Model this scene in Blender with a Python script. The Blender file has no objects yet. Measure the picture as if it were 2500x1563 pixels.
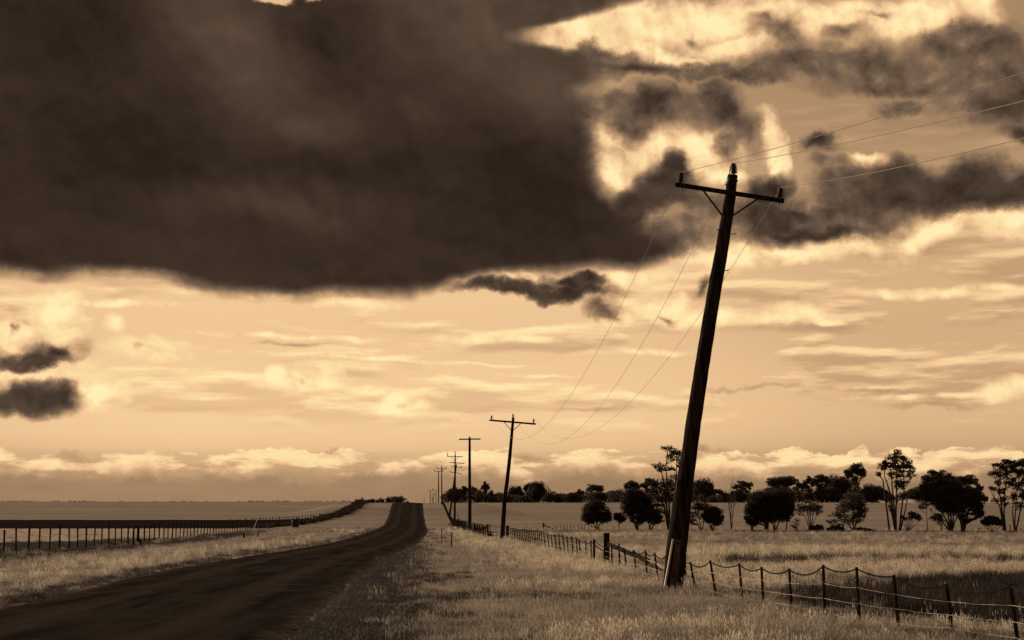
import bpy, math, random
import numpy as np
from mathutils import Vector
R = math.radians
random.seed(7)
rng = np.random.default_rng(11)
S = bpy.context.scene
COL = S.collection

# ------------------------------------------------------------------ camera
F = 3600.0                      # focal length in photo pixels (photo 2500 x 1563)
EYE = 2.0
HORIZON = 1243.0
PITCH = math.atan((HORIZON - 781.5) / F)
cam = bpy.data.cameras.new('camera')
cam.sensor_width = 36.0
cam.lens = 36.0 * F / 2500.0
cam.clip_start = 0.1
cam.clip_end = 20000
camo = bpy.data.objects.new('camera', cam)
camo.location = (0, 0, EYE)
camo.rotation_euler = (R(90) + PITCH, 0, 0)
COL.objects.link(camo)
S.camera = camo
CP, SP = math.cos(PITCH), math.sin(PITCH)

def ray(px, py):
    a = (px - 1250.0) / F
    b = (781.5 - py) / F
    return a, CP - b * SP, SP + b * CP

def at(px, py, Y):
    """world point seen at photo pixel (px,py) at distance Y"""
    dx, dy, dz = ray(px, py)
    t = Y / dy
    return Vector((dx * t, Y, EYE + dz * t))

def project(X, Y, Z):
    z = Z - EYE
    fwd = Y * CP + z * SP
    up = -Y * SP + z * CP
    return 1250 + F * X / fwd, 781.5 - F * up / fwd

# ------------------------------------------------------------------ sun
SUN_DIR = Vector((-0.74, 0.67, math.tan(R(22)))).normalized()      # towards the sun
SUN_EL = math.asin(SUN_DIR.z)
SUN_AZ = math.atan2(SUN_DIR.x, SUN_DIR.y)
sun = bpy.data.lights.new('sun', 'SUN')
sun.energy = 4.6
sun.angle = R(1.0)
sun.color = (1.0, 0.83, 0.66)
suno = bpy.data.objects.new('sun', sun)
suno.rotation_euler = (-SUN_DIR).to_track_quat('-Z', 'Y').to_euler()
COL.objects.link(suno)

S.view_settings.view_transform = 'Standard'
S.view_settings.look = 'None'
S.view_settings.exposure = 0
S.view_settings.gamma = 1
S.view_settings.use_curve_mapping = False

# ------------------------------------------------------------------ world: sepia sky with clouds
def srgb(r, g, b):
    def f(c):
        c /= 255.0
        return c / 12.92 if c <= 0.04045 else ((c + 0.055) / 1.055) ** 2.4
    return (f(r), f(g), f(b))

W = bpy.data.worlds.new('World')
S.world = W
W.use_nodes = True
NT = W.node_tree
NT.nodes.clear()

class N:
    """tiny node-graph writer"""
    def __init__(s, nt): s.nt = nt
    def node(s, t, **kw):
        n = s.nt.nodes.new(t)
        for k, v in kw.items(): setattr(n, k, v)
        return n
    def put(s, sock, v):
        if isinstance(v, bpy.types.NodeSocket): s.nt.links.new(v, sock)
        elif v is not None: sock.default_value = v
    def math(s, op, a, b=None, c=None, clamp=False):
        n = s.node('ShaderNodeMath', operation=op, use_clamp=clamp)
        s.put(n.inputs[0], a)
        if b is not None: s.put(n.inputs[1], b)
        if c is not None: s.put(n.inputs[2], c)
        return n.outputs[0]
    def vmath(s, op, a, b=None, sc=None):
        n = s.node('ShaderNodeVectorMath', operation=op)
        s.put(n.inputs[0], a)
        if b is not None: s.put(n.inputs[1], b)
        if sc is not None: s.put(n.inputs['Scale'], sc)
        return n.outputs['Value'] if op in ('LENGTH', 'DOT_PRODUCT') else n.outputs[0]
    def sm(s, v, a, b, lo=0.0, hi=1.0):
        n = s.node('ShaderNodeMapRange', interpolation_type='SMOOTHSTEP')
        s.put(n.inputs[0], v); s.put(n.inputs[1], a); s.put(n.inputs[2], b); s.put(n.inputs[3], lo); s.put(n.inputs[4], hi)
        return n.outputs[0]
    def mix(s, f, a, b):
        n = s.node('ShaderNodeMix', data_type='FLOAT')
        s.put(n.inputs[0], f); s.put(n.inputs[2], a); s.put(n.inputs[3], b)
        return n.outputs[0]
    def mixc(s, f, a, b):
        n = s.node('ShaderNodeMix', data_type='RGBA')
        s.put(n.inputs[0], f); s.put(n.inputs[6], a); s.put(n.inputs[7], b)
        return n.outputs[2]
    def noise(s, vec, scale, detail=6, rough=0.55, col=False, dim='3D', dist=0.0):
        n = s.node('ShaderNodeTexNoise', noise_dimensions=dim)
        s.put(n.inputs['Vector'], vec)
        n.inputs['Scale'].default_value = scale
        n.inputs['Detail'].default_value = detail
        n.inputs['Roughness'].default_value = rough
        n.inputs['Distortion'].default_value = dist
        return n.outputs['Color'] if col else n.outputs['Fac']
    def comb(s, x, y, z=0.0):
        n = s.node('ShaderNodeCombineXYZ')
        s.put(n.inputs[0], x); s.put(n.inputs[1], y); s.put(n.inputs[2], z)
        return n.outputs[0]
    def sep(s, v):
        n = s.node('ShaderNodeSeparateXYZ'); s.put(n.inputs[0], v)
        return n.outputs
    def curve(s, v, pts):
        n = s.node('ShaderNodeFloatCurve')
        c = n.mapping.curves[0]
        pts = sorted(pts)
        c.points[0].location = pts[0]; c.points[1].location = pts[-1]
        for p in pts[1:-1]: c.points.new(*p)
        n.mapping.update()
        s.put(n.inputs[1], v)
        return n.outputs[0]
    def ramp(s, v, stops):
        n = s.node('ShaderNodeValToRGB')
        e = n.color_ramp.elements
        e[0].position = stops[0][0]; e[0].color = (*stops[0][1], 1)
        e[1].position = stops[-1][0]; e[1].color = (*stops[-1][1], 1)
        for p, c in stops[1:-1]:
            k = e.new(p); k.color = (*c, 1)
        s.put(n.inputs[0], v)
        return n.outputs[0]

g = N(NT)
KD = 2500.0 / 2418.0            # cloud measurements were read off a 2418 px wide view
def sky_uv(x, y):
    dx, dy, dz = ray(x * KD, y * KD)
    l = math.sqrt(dx * dx + dy * dy + dz * dz)
    return math.atan2(dx, dy) * 3.6, math.asin(dz / l) * 3.6
tc = g.node('ShaderNodeTexCoord')
dirv = g.vmath('NORMALIZE', tc.outputs['Generated'])
dx_, dy_, dz_ = g.sep(dirv)
AZ = g.math('MULTIPLY', g.math('ARCTAN2', dx_, dy_), 3.6)
EL = g.math('MULTIPLY', g.math('ARCSINE', dz_), 3.6)
UV = g.comb(AZ, EL, 0.0)

nA = g.noise(UV, 4.5, 8, 0.58, col=True)
warpA = g.vmath('SCALE', g.vmath('SUBTRACT', nA, (0.5, 0.5, 0.5)), sc=0.19)
P = g.vmath('ADD', UV, warpA)                      # strongly ragged coordinates
P2 = g.vmath('ADD', UV, g.vmath('SCALE', warpA, sc=0.3))   # mildly ragged ones
fine = g.noise(P2, 14.0, 7, 0.62)
soft = g.noise(P2, 3.0, 4, 0.5)
# relief of the billows, lit from above
puff = g.noise(P2, 7.0, 8, 0.58, dist=0.25)
puff2 = g.noise(g.vmath('ADD', P2, (0.012, 0.026, 0.0)), 7.0, 8, 0.58, dist=0.25)
relief = g.math('SUBTRACT', puff, puff2)

class Sky:
    """one region of the sky; only cloud lumps that can reach it are evaluated there"""
    def __init__(k, x0, x1, y0, y1): k.r = (x0, x1, y0, y1)
    def pick(k, lst, m=150):
        x0, x1, y0, y1 = k.r
        return [b for b in lst if b[0] + b[2] * 1.3 + m > x0 and b[0] - b[2] * 1.3 - m < x1 and b[1] + b[3] * 1.3 + m > y0 and b[1] - b[3] * 1.3 - m < y1]
    def blobs(k, lst, coords0, noise_amt, lo, hi, nz):
        acc = None
        for b in k.pick(lst):
            x, y, rx, ry = b[:4]
            coords = P2 if ry < 18 or (lst is bright and y > 640 and ry < 34) else coords0      # thin sheets stay level
            amp = b[5] if len(b) > 5 else 1.0
            rot = R(b[4]) if len(b) > 4 else 0.0
            u, v = sky_uv(x, y)
            sx, sy = 970.0 / (rx * 1.25), 970.0 / (ry * 1.25)
            n = g.node('ShaderNodeVectorMath', operation='MULTIPLY_ADD')
            if rot:      # shear stands in for a small tilt
                sk = math.tan(rot)
                src = COORDS.setdefault((id(coords), round(sk, 3)), None)
                if src is None:
                    xx, yy, _ = SEP[id(coords)]
                    src = g.comb(xx, g.math('MULTIPLY_ADD', xx, -sk, yy), 0.0)
                    COORDS[(id(coords), round(sk, 3))] = src
                g.put(n.inputs[0], src); v = v - sk * u
            else:
                g.put(n.inputs[0], coords)
            n.inputs[1].default_value = (sx, sy, 0)
            n.inputs[2].default_value = (-u * sx, -v * sy, 0)
            o = g.vmath('LENGTH', n.outputs[0])
            if amp != 1.0: o = g.math('ADD', o, 1 - amp)
            acc = o if acc is None else g.math('SMOOTH_MIN', acc, o, 0.15)
        if acc is None: return None
        f = g.math('SUBTRACT', 1.0, acc)
        f2 = g.math('ADD', f, g.math('MULTIPLY', g.math('SUBTRACT', nz, 0.5), noise_amt))
        f2 = g.math('MULTIPLY', f2, g.sm(f, 0.0, 0.15))
        return g.sm(f2, lo, hi)

# clear air: the physical sky, toned, under the measured fall-off towards the horizon
nish = g.node('ShaderNodeTexSky', sky_type='NISHITA')
nish.sun_disc = False
nish.sun_elevation = SUN_EL
nish.sun_rotation = SUN_AZ
nish.dust_density = 2.0
bw = g.node('ShaderNodeRGBToBW'); g.put(bw.inputs[0], nish.outputs[0])
nishT = g.math('MULTIPLY', g.sm(bw.outputs[0], 0.0, 12.0), 0.05)
V01 = g.math('DIVIDE', EL, 1.8, clamp=True)
def v01(y): return max(0.0, sky_uv(1209, y)[1] / 1.8)
base = g.curve(V01, [(0.0, .54), (v01(1180), .55), (v01(1140), .565), (v01(1110), .63), (v01(1080), .72), (v01(1040), .79), (v01(980), .815), (v01(900), .81),
                     (v01(800), .79), (v01(680), .80), (v01(560), .76), (v01(400), .69), (v01(200), .65), (v01(0), .66), (1.0, .64)])
T = g.math('ADD', g.math('SUBTRACT', base, 0.025), nishT)
T = g.math('MULTIPLY', T, g.sm(AZ, 0.1, 1.0, 1.0, 0.92))
T = g.math('MULTIPLY', T, g.sm(AZ, -1.5, -0.7, 0.93, 1.0))
T_base = T
# drifting streaks of thin cloud
sv = g.comb(g.math('MULTIPLY', AZ, 1.0), g.math('MULTIPLY', EL, 6.0), 3.7)
svw = g.vmath('ADD', sv, g.vmath('SCALE', warpA, sc=0.6))
st = g.noise(svw, 2.3, 8, 0.55)
st_low = g.noise(g.vmath('ADD', svw, (0.0, 0.10, 0.0)), 2.3, 8, 0.55)
winS = g.math('MULTIPLY', g.sm(EL, sky_uv(1209, 1040)[1], sky_uv(1209, 960)[1]), g.sm(EL, sky_uv(1209, 500)[1], sky_uv(1209, 700)[1], 0.3, 1.0))
brightS = g.math('MULTIPLY', g.sm(st, 0.50, 0.62), g.sm(st_low, 0.66, 0.44, 0.15, 1.0))
T = g.math('ADD', T, g.math('MULTIPLY', g.math('MULTIPLY', brightS, winS), 0.16))
shadeS = g.math('MULTIPLY', g.sm(st_low, 0.50, 0.66), winS)
T = g.math('SUBTRACT', T, g.math('MULTIPLY', shadeS, 0.08))
# cumulus bank along the horizon
hb = g.noise(g.comb(AZ, g.math('MULTIPLY', EL, 1.2), 9.1), 7.0, 9, 0.62)
hb2 = g.noise(g.comb(g.math('MULTIPLY', AZ, 0.8), g.math('MULTIPLY', EL, 3.0), 4.1), 9.0, 8, 0.6)
edge = g.math('ADD', sky_uv(1209, 1066)[1], g.math('MULTIPLY', g.math('SUBTRACT', hb, 0.5), 0.13))
h = g.math('SUBTRACT', edge, EL)
bank = g.math('MULTIPLY', g.sm(h, 0.0, 0.006), g.sm(h, 0.075, 0.015))
patch = g.sm(hb2, 0.60, 0.44, 0.0, 1.0)
T = g.mix(g.sm(h, 0.0, 0.008, 0.0, 0.55), T, g.mix(g.sm(h, 0.02, 0.09), 0.69, 0.575))
T = g.mix(g.math('MULTIPLY', bank, g.math('ADD', g.math('MULTIPLY', patch, 0.85), 0.1)), T, 0.93)
T = g.math('ADD', T, g.math('MULTIPLY', g.math('MULTIPLY', g.math('SUBTRACT', hb2, 0.5), g.sm(h, 0.03, 0.08)), 0.10))

T_low = T
# lumps: x, y, rx, ry, tilt, weight
bright = [(1400, 85, 170, 50, -8), (1520, 55, 190, 60, 0), (1700, 40, 260, 55, 0), (1560, 130, 200, 30, -10), (1750, 110, 180, 35), (1980, 40, 220, 50), (2160, 45, 200, 60), (2330, 20, 60, 60),
          (1430, 320, 55, 55), (1450, 400, 85, 60), (1540, 350, 80, 60), (1640, 360, 80, 75), (1690, 330, 60, 60), (1820, 310, 40, 60), (1835, 380, 30, 70), (2045, 385, 38, 24), (1690, 395, 50, 30),
          (1870, 500, 90, 22, -28), (1930, 590, 220, 38, 6), (2180, 560, 160, 40, 10), (2370, 525, 110, 45), (1700, 610, 130, 40), (1500, 650, 120, 25, 5), (1220, 655, 120, 18), (1100, 660, 60, 14),
          (2180, 690, 240, 16, -2, .9), (2350, 675, 110, 16, 0, .8), (1560, 710, 80, 45), (1650, 750, 120, 28), (1860, 748, 120, 28), (1960, 765, 40, 10), (1450, 745, 60, 25),
          (120, 705, 60, 62), (60, 780, 100, 35), (280, 715, 130, 10), (150, 770, 60, 40), (345, 825, 110, 32), (270, 765, 28, 25), (715, 908, 125, 20), (662, 888, 34, 26), (715, 892, 45, 24), (785, 885, 34, 30),
          (950, 965, 80, 18), (940, 948, 38, 22), (990, 962, 34, 15), (870, 925, 50, 14), (90, 880, 150, 40), (220, 930, 80, 40), (700, 795, 330, 12, -2, .8), (900, 850, 300, 9, -3, .8), (1180, 800, 260, 14, 0, .8),
          (650, 690, 130, 15), (850, 715, 110, 16), (1500, 830, 240, 14, 0, .7), (700, 8, 90, 14), (2230, 935, 300, 12, 1, .8), (2390, 920, 90, 28, 8), (1250, 885, 180, 8, -2, .7), (1150, 860, 280, 7, -2, .7)]
grey = [(1640, 70, 60, 40, 0, .55), (1990, 75, 150, 40, 0, .6), (2080, 30, 90, 26, 0, .5), (1800, 60, 120, 40, -20, .6), (2230, 120, 160, 50, 0, .8), (1450, 130, 110, 24, 0, .6), (1660, 165, 480, 26, -4), (2000, 150, 300, 45, -8), (2150, 190, 260, 45, -4), (2330, 170, 190, 120), (2400, 250, 150, 90), (2300, 100, 170, 45), (1560, 245, 170, 62), (1500, 270, 80, 60), (1700, 230, 85, 60), (1740, 290, 60, 60), (1700, 320, 40, 50),
        (1420, 230, 120, 45), (1350, 130, 190, 28, -5), (2390, 310, 70, 50), (1850, 90, 130, 60, -20, .8), (2130, 250, 70, 30), (1950, 350, 60, 34), (1960, 400, 90, 35, 0, .8), (2000, 450, 110, 60), (1980, 520, 230, 55), (1800, 560, 130, 40),
        (1650, 480, 80, 60), (1610, 550, 110, 60), (1650, 672, 34, 24, 0, .7), (1430, 725, 60, 32), (1580, 745, 46, 19, 0, .6), (1330, 680, 170, 30), (50, 765, 30, 19, 0, .6), (310, 822, 45, 22, 0, .5), (130, 820, 80, 36), (20, 830, 70, 34), (80, 925, 150, 48), (150, 915, 70, 36), (945, 962, 34, 16, 0, .62), (712, 918, 30, 18, 0, .45),
        (720, 815, 260, 16, 0, .5), (1750, 925, 330, 18, 0, .6), (2080, 925, 190, 12, 0, .7), (2200, 965, 260, 22, 0, .6), (1400, 970, 260, 14, 0, .6), (1640, 1060, 50, 18, 0, .8), (1700, 1058, 42, 18, 0, .8), (200, 1070, 120, 20, 0, .7), (800, 1080, 80, 18, 0, .7), (1240, 1080, 120, 20, 0, .7)]
dark = [(1570, 440, 78, 70), (1600, 395, 36, 50), (1800, 440, 75, 55), (1800, 500, 110, 60), (1880, 500, 80, 30, -20, .8), (1950, 540, 200, 26, 0, .7), (1850, 545, 150, 28, 0, .8), (2180, 455, 210, 66), (2120, 420, 100, 52), (2400, 450, 140, 58), (2270, 465, 200, 52), (1950, 345, 48, 26, 0, .8),
        (1330, 680, 120, 20, 0, .95), (1200, 690, 160, 24, 0, .95), (1360, 655, 90, 20), (80, 840, 120, 30, 0, .92), (150, 825, 50, 30, 0, .8), (60, 938, 140, 48, 0, .98), (140, 932, 70, 40, 0, .85), (1510, 480, 60, 60), (1550, 240, 110, 36, 0, .75), (2370, 260, 120, 60, 0, .7), (2400, 330, 50, 40, 0, .7),
        (1720, 225, 45, 50, 0, .7), (1500, 160, 220, 16, -4, .6)]
COORDS = {}
SEP = {id(P): g.sep(P), id(P2): g.sep(P2)}
px_, py_, _ = SEP[id(P2)]
pA, pB, _ = SEP[id(P)]
lowG = g.sm(EL, sky_uv(1209, 1000)[1], sky_uv(1209, 700)[1])
U01 = g.math('DIVIDE', g.math('ADD', AZ, 1.5), 3.0, clamp=True)
def u01(x): return (sky_uv(x, 500)[0] + 1.5) / 3.0
def vn(y): return sky_uv(1209, y)[1] / 1.8
bot = g.math('MULTIPLY', g.curve(U01, [(0.0, vn(662)), (u01(0), vn(662)), (u01(200), vn(655)), (u01(400), vn(660)), (u01(490), vn(678)), (u01(600), vn(686)), (u01(830), vn(688)), (u01(950), vn(682)),
                                        (u01(1100), vn(658)), (u01(1250), vn(634)), (u01(1400), vn(620)), (u01(1560), vn(606)), (u01(1640), vn(560)), (1.0, vn(500))]), 1.8)
rgt = g.curve(V01, [(0.0, u01(1650)), (v01(620), u01(1640)), (v01(560), u01(1560)), (v01(500), u01(1490)), (v01(450), u01(1420)), (v01(400), u01(1385)), (v01(320), u01(1400)), (v01(270), u01(1400)),
                    (v01(220), u01(1370)), (v01(170), u01(1400)), (v01(125), u01(1350)), (v01(85), u01(1220)), (v01(45), u01(1360)), (v01(0), u01(1500)), (1.0, u01(1700))])
bey = g.math('ADD', g.math('MULTIPLY', py_, 0.75), g.math('MULTIPLY', pB, 0.25))
dB = g.sm(g.math('SUBTRACT', bey, bot), -0.032, 0.022)
dR = g.sm(g.math('SUBTRACT', g.math('SUBTRACT', g.math('MULTIPLY', rgt, 3.0), 1.5), pA), -0.06, 0.055)
big = g.math('MULTIPLY', dB, dR)
# above and beside the frame the same broken cloud goes on
n3 = g.noise(g.vmath('MULTIPLY', dirv, (1.0, 1.0, 2.0)), 2.6, 4, 0.55)
out = g.math('MAXIMUM', g.sm(EL, 1.75, 2.3), g.sm(g.math('ABSOLUTE', AZ), 1.45, 2.1))
T_out = g.mix(g.math('MULTIPLY', g.sm(EL, 0.15, 0.6), g.sm(n3, 0.44, 0.6)), T_base, 0.26)
STOPS = [(0.0, srgb(22, 13, 9)), (0.15, srgb(46, 33, 26)), (0.22, srgb(63, 49, 39)), (0.30, srgb(82, 66, 53)), (0.45, srgb(120, 97, 78)), (0.58, srgb(166, 133, 99)),
         (0.70, srgb(207, 166, 124)), (0.78, srgb(235, 193, 145)), (0.84, srgb(248, 208, 156)), (0.92, srgb(254, 225, 166)), (1.0, srgb(255, 238, 182))]
def to_bg(T):
    n = g.node('ShaderNodeBackground')
    g.put(n.inputs[0], g.vmath('SCALE', g.ramp(T, STOPS), sc=10.0))
    n.inputs[1].default_value = 0.1
    return n.outputs[0]
def region(x0, x1, y0, y1, thick):
    k = Sky(x0, x1, y0, y1)
    T = T_low
    def over(T, m, amt, val):
        if m is None: return T
        return g.mix(g.math('MULTIPLY', m, amt), T, val)
    T = over(T, k.blobs(bright, P, 0.8, 0.03, 0.85, fine), 1.0, g.math('ADD', g.mix(fine, 0.84, 1.04), g.math('MULTIPLY', relief, 1.0)))
    T = over(T, k.blobs(grey, P, 0.7, 0.05, 0.80, fine), g.mix(lowG, 0.5, 0.92), g.math('ADD', g.math('ADD', g.mix(lowG, 0.56, 0.37), g.math('MULTIPLY', g.math('SUBTRACT', fine, 0.5), 0.22)), g.math('MULTIPLY', relief, 0.9)))
    T = over(T, k.blobs(dark, P, 0.62, 0.02, 0.70, fine), 0.97, g.math('ADD', g.math('ADD', 0.235, g.math('MULTIPLY', g.math('SUBTRACT', fine, 0.5), 0.12)), g.math('MULTIPLY', relief, 0.45)))
    if thick:
        lift = k.blobs([(520, 90, 260, 210, -30), (1150, 90, 330, 210), (1280, 190, 230, 170), (700, 300, 330, 110, 0, .75), (620, 480, 420, 110, 0, .7), (1050, -40, 400, 170), (1380, 60, 200, 90)], P, 0.5, 0.0, 1.0, soft)
        deep = k.blobs([(300, 350, 360, 190, -12), (850, 370, 330, 100), (1250, 450, 260, 220), (150, 50, 300, 180), (760, 60, 160, 160)], P, 0.5, 0.0, 1.0, soft)
        bt = g.math('ADD', 0.198, g.math('ADD', g.math('MULTIPLY', g.math('SUBTRACT', soft, 0.5), 0.10), g.math('MULTIPLY', g.math('SUBTRACT', fine, 0.5), 0.035)))
        bt = g.math('ADD', bt, g.math('MULTIPLY', relief, 0.12))
        if lift is not None: bt = g.math('ADD', bt, g.math('MULTIPLY', lift, 0.115))
        if deep is not None: bt = g.math('ADD', bt, g.math('MULTIPLY', deep, -0.045))
        T = g.mix(big, T, bt)
        hole = k.blobs([(680, -8, 100, 23)], P, 1.0, 0.05, 0.5, fine)
        if hole is not None: T = g.mix(g.math('MULTIPLY', hole, 0.8), T, 0.9)
    return to_bg(g.mix(out, T, T_out))
def choose(cond, a, b):
    n = g.node('ShaderNodeMixShader')
    g.put(n.inputs[0], cond); NT.links.new(a, n.inputs[1]); NT.links.new(b, n.inputs[2])
    return n.outputs[0]
# the same sky everywhere; the switches below only skip lumps that cannot reach a direction
ylo, yhi, xm = 560, 860, 1250
isR = g.math('GREATER_THAN', AZ, sky_uv(xm, 500)[0])
top_ = choose(isR, region(-1e5, xm, -1e5, ylo, True), region(xm, 1e5, -1e5, ylo, True))
mid_ = choose(isR, region(-1e5, xm, ylo, yhi, True), region(xm, 1e5, ylo, yhi, True))
low_ = choose(isR, region(-1e5, xm, yhi, 1e5, False), region(xm, 1e5, yhi, 1e5, False))
EYLO, EYHI = sky_uv(1209, ylo)[1], sky_uv(1209, yhi)[1]
inside = choose(g.math('GREATER_THAN', EL, EYHI), low_, choose(g.math('GREATER_THAN', EL, EYLO), mid_, top_))
sky = choose(g.math('GREATER_THAN', out, 0.9995), inside, to_bg(T_out))
wo = g.node('ShaderNodeOutputWorld')
NT.links.new(sky, wo.inputs[0])
W.cycles.sampling_method = 'NONE'

# ------------------------------------------------------------------ materials
def make_mat(name, c1, c2, scale=3.0, rough=0.9, bump=0.0, bscale=None, stretch=(1, 1, 1), translucent=0.0, spread=(0.35, 0.65), detail=6, metallic=0.0, coords='POS', spec=0.2):
    m = bpy.data.materials.new(name)
    m.use_nodes = True
    nt = m.node_tree
    nt.nodes.clear()
    q = N(nt)
    if coords == 'POS':
        v = q.node('ShaderNodeNewGeometry').outputs['Position']
    else:
        v = q.node('ShaderNodeTexCoord').outputs['Object']
    v = q.vmath('MULTIPLY', v, stretch)
    f = q.sm(q.noise(v, scale, detail, 0.6), spread[0], spread[1])
    col = q.mixc(f, (*c1, 1), (*c2, 1))
    out = q.node('ShaderNodeOutputMaterial')
    b = q.node('ShaderNodeBsdfPrincipled')
    q.put(b.inputs['Base Color'], col)
    b.inputs['Roughness'].default_value = rough
    b.inputs['Metallic'].default_value = metallic
    b.inputs['Specular IOR Level'].default_value = spec
    if bump:
        bn = q.node('ShaderNodeBump')
        bn.inputs['Strength'].default_value = 1.0
        bn.inputs['Distance'].default_value = bump
        q.put(bn.inputs['Height'], q.noise(v, bscale or scale * 4, 6, 0.65))
        nt.links.new(bn.outputs[0], b.inputs['Normal'])
    sh = b.outputs[0]
    if translucent:
        t = q.node('ShaderNodeBsdfTranslucent'); q.put(t.inputs[0], col)
        mx = q.node('ShaderNodeMixShader'); mx.inputs[0].default_value = translucent
        nt.links.new(sh, mx.inputs[1]); nt.links.new(t.outputs[0], mx.inputs[2])
        sh = mx.outputs[0]
    nt.links.new(sh, out.inputs[0])
    return m

M = {}
M['wood'] = make_mat('weathered_pole_timber', (0.034, 0.026, 0.021), (0.006, 0.0045, 0.0035), 2.0, 1.0, 0.01, 8, (6, 6, 0.5), spec=0.02)
M['post'] = make_mat('fence_post_timber', (0.030, 0.020, 0.014), (0.010, 0.007, 0.005), 6.0, 1.0, 0.004, 20, (3, 3, 0.5), spec=0.02)
M['stake'] = make_mat('grey_stake_timber', (0.16, 0.125, 0.095), (0.08, 0.06, 0.045), 6.0, 0.9, 0.004, 20, (3, 3, 0.5))
M['iron'] = make_mat('dark_iron', (0.03, 0.02, 0.015), (0.015, 0.01, 0.008), 20, 0.5, metallic=0.4)
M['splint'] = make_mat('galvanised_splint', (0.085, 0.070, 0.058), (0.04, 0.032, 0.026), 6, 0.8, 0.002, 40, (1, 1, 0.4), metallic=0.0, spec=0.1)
M['zinc'] = make_mat('pale_zinc_and_lit_rim', (0.62, 0.50, 0.35), (0.42, 0.33, 0.23), 5, 0.5)
M['porcelain'] = make_mat('brown_glazed_porcelain', (0.03, 0.018, 0.012), (0.02, 0.012, 0.009), 10, 0.12, spec=0.8)
M['wire'] = make_mat('fence_wire', (0.48, 0.40, 0.31), (0.16, 0.13, 0.10), 2.0, 0.5, metallic=0.2, spread=(.45, .6))
M['ropewire'] = make_mat('rusted_top_wire', (0.026, 0.020, 0.016), (0.012, 0.009, 0.007), 9.0, 1.0, spec=0.02)
M['line'] = make_mat('power_line', (0.26, 0.20, 0.15), (0.20, 0.155, 0.11), 9.0, 0.6)
M['leaf_dark'] = make_mat('dark_foliage', (0.060, 0.044, 0.034), (0.022, 0.016, 0.012), 1.5, 0.8, translucent=0.25, spec=0.1)
M['leaf_open'] = make_mat('olive_foliage', (0.13, 0.10, 0.075), (0.05, 0.037, 0.028), 1.2, 0.8, translucent=0.4)
M['leaf_far'] = make_mat('distant_foliage', (0.075, 0.055, 0.043), (0.035, 0.025, 0.019), 0.5, 0.8, translucent=0.3)
M['bark'] = make_mat('gum_bark', (0.07, 0.048, 0.035), (0.025, 0.017, 0.012), 2.5, 0.9)
M['barkpale'] = make_mat('pale_bark', (0.19, 0.14, 0.10), (0.08, 0.058, 0.042), 2.5, 0.9)

# ------------------------------------------------------------------ mesh helpers
class MB:
    """collects vertices / faces, builds ONE mesh object"""
    def __init__(s): s.v = []; s.f = []
    def add(s, vs, fs):
        o = len(s.v); s.v.extend([tuple(p) for p in vs]); s.f.extend([tuple(i + o for i in f) for f in fs])
    def box(s, c, sx, sy, sz):
        x, y, z = c
        vs = [(x + a * sx / 2, y + b * sy / 2, z + d * sz / 2) for d in (-1, 1) for a, b in ((-1, -1), (1, -1), (1, 1), (-1, 1))]
        s.add(vs, [(3, 2, 1, 0), (4, 5, 6, 7), (0, 1, 5, 4), (1, 2, 6, 5), (2, 3, 7, 6), (3, 0, 4, 7)])
    def tube(s, pts, rad, n=6, cap=True, jitter=0.0):
        pts = [Vector(p) for p in pts]
        if not hasattr(rad, '__len__'): rad = [rad] * len(pts)
        vs = []
        for i, p in enumerate(pts):
            d = (pts[min(i + 1, len(pts) - 1)] - pts[max(i - 1, 0)])
            d = d.normalized() if d.length > 1e-9 else Vector((0, 0, 1))
            a = d.cross(Vector((0, 0, 1)) if abs(d.z) < 0.9 else Vector((0, 1, 0))).normalized()
            b = d.cross(a)
            for k in range(n):
                t = 2 * math.pi * k / n
                r = rad[i] * (1 + random.uniform(-jitter, jitter))
                vs.append(p + a * (math.cos(t) * r) + b * (math.sin(t) * r))
        fs = []
        for i in range(len(pts) - 1):
            for k in range(n):
                fs.append((i * n + k, i * n + (k + 1) % n, (i + 1) * n + (k + 1) % n, (i + 1) * n + k))
        if cap:
            fs.append(tuple(range(n))[::-1]); fs.append(tuple((len(pts) - 1) * n + k for k in range(n)))
        s.add(vs, fs)
    def beam(s, a, b, w, hgt, up=(0, 0, 1)):
        a = Vector(a); b = Vector(b); d = (b - a).normalized()
        r = d.cross(Vector(up)).normalized(); u = r.cross(d)
        vs = [p + r * (i * w / 2) + u * (j * hgt / 2) for p in (a, b) for i, j in ((-1, -1), (1, -1), (1, 1), (-1, 1))]
        s.add(vs, [(3, 2, 1, 0), (4, 5, 6, 7), (0, 1, 5, 4), (1, 2, 6, 5), (2, 3, 7, 6), (3, 0, 4, 7)])
    def lathe(s, base, axis, prof, n=10):
        axis = Vector(axis).normalized(); base = Vector(base)
        a = axis.cross(Vector((0, 1, 0))).normalized(); b = axis.cross(a)
        vs = []
        for r, z in prof:
            for k in range(n):
                t = 2 * math.pi * k / n
                vs.append(base + axis * z + a * (r * math.cos(t)) + b * (r * math.sin(t)))
        fs = [(i * n + k, i * n + (k + 1) % n, (i + 1) * n + (k + 1) % n, (i + 1) * n + k) for i in range(len(prof) - 1) for k in range(n)]
        fs += [tuple(range(n))[::-1], tuple((len(prof) - 1) * n + k for k in range(n))]
        s.add(vs, fs)
    def build(s, name, m, parent=None, smooth=False):
        me = bpy.data.meshes.new(name)
        org = parent.location if parent is not None and parent.type == 'EMPTY' else Vector((0, 0, 0))
        if parent is not None and parent.type != 'EMPTY': org = parent.parent.location if parent.parent else Vector((0, 0, 0))
        me.from_pydata([tuple(Vector(p) - org) for p in s.v], [], s.f)
        me.materials.append(m)
        if smooth: me.polygons.foreach_set('use_smooth', [True] * len(me.polygons))
        me.update()
        o = bpy.data.objects.new(name, me)
        COL.objects.link(o)
        if parent is not None: o.parent = parent
        return o

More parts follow.
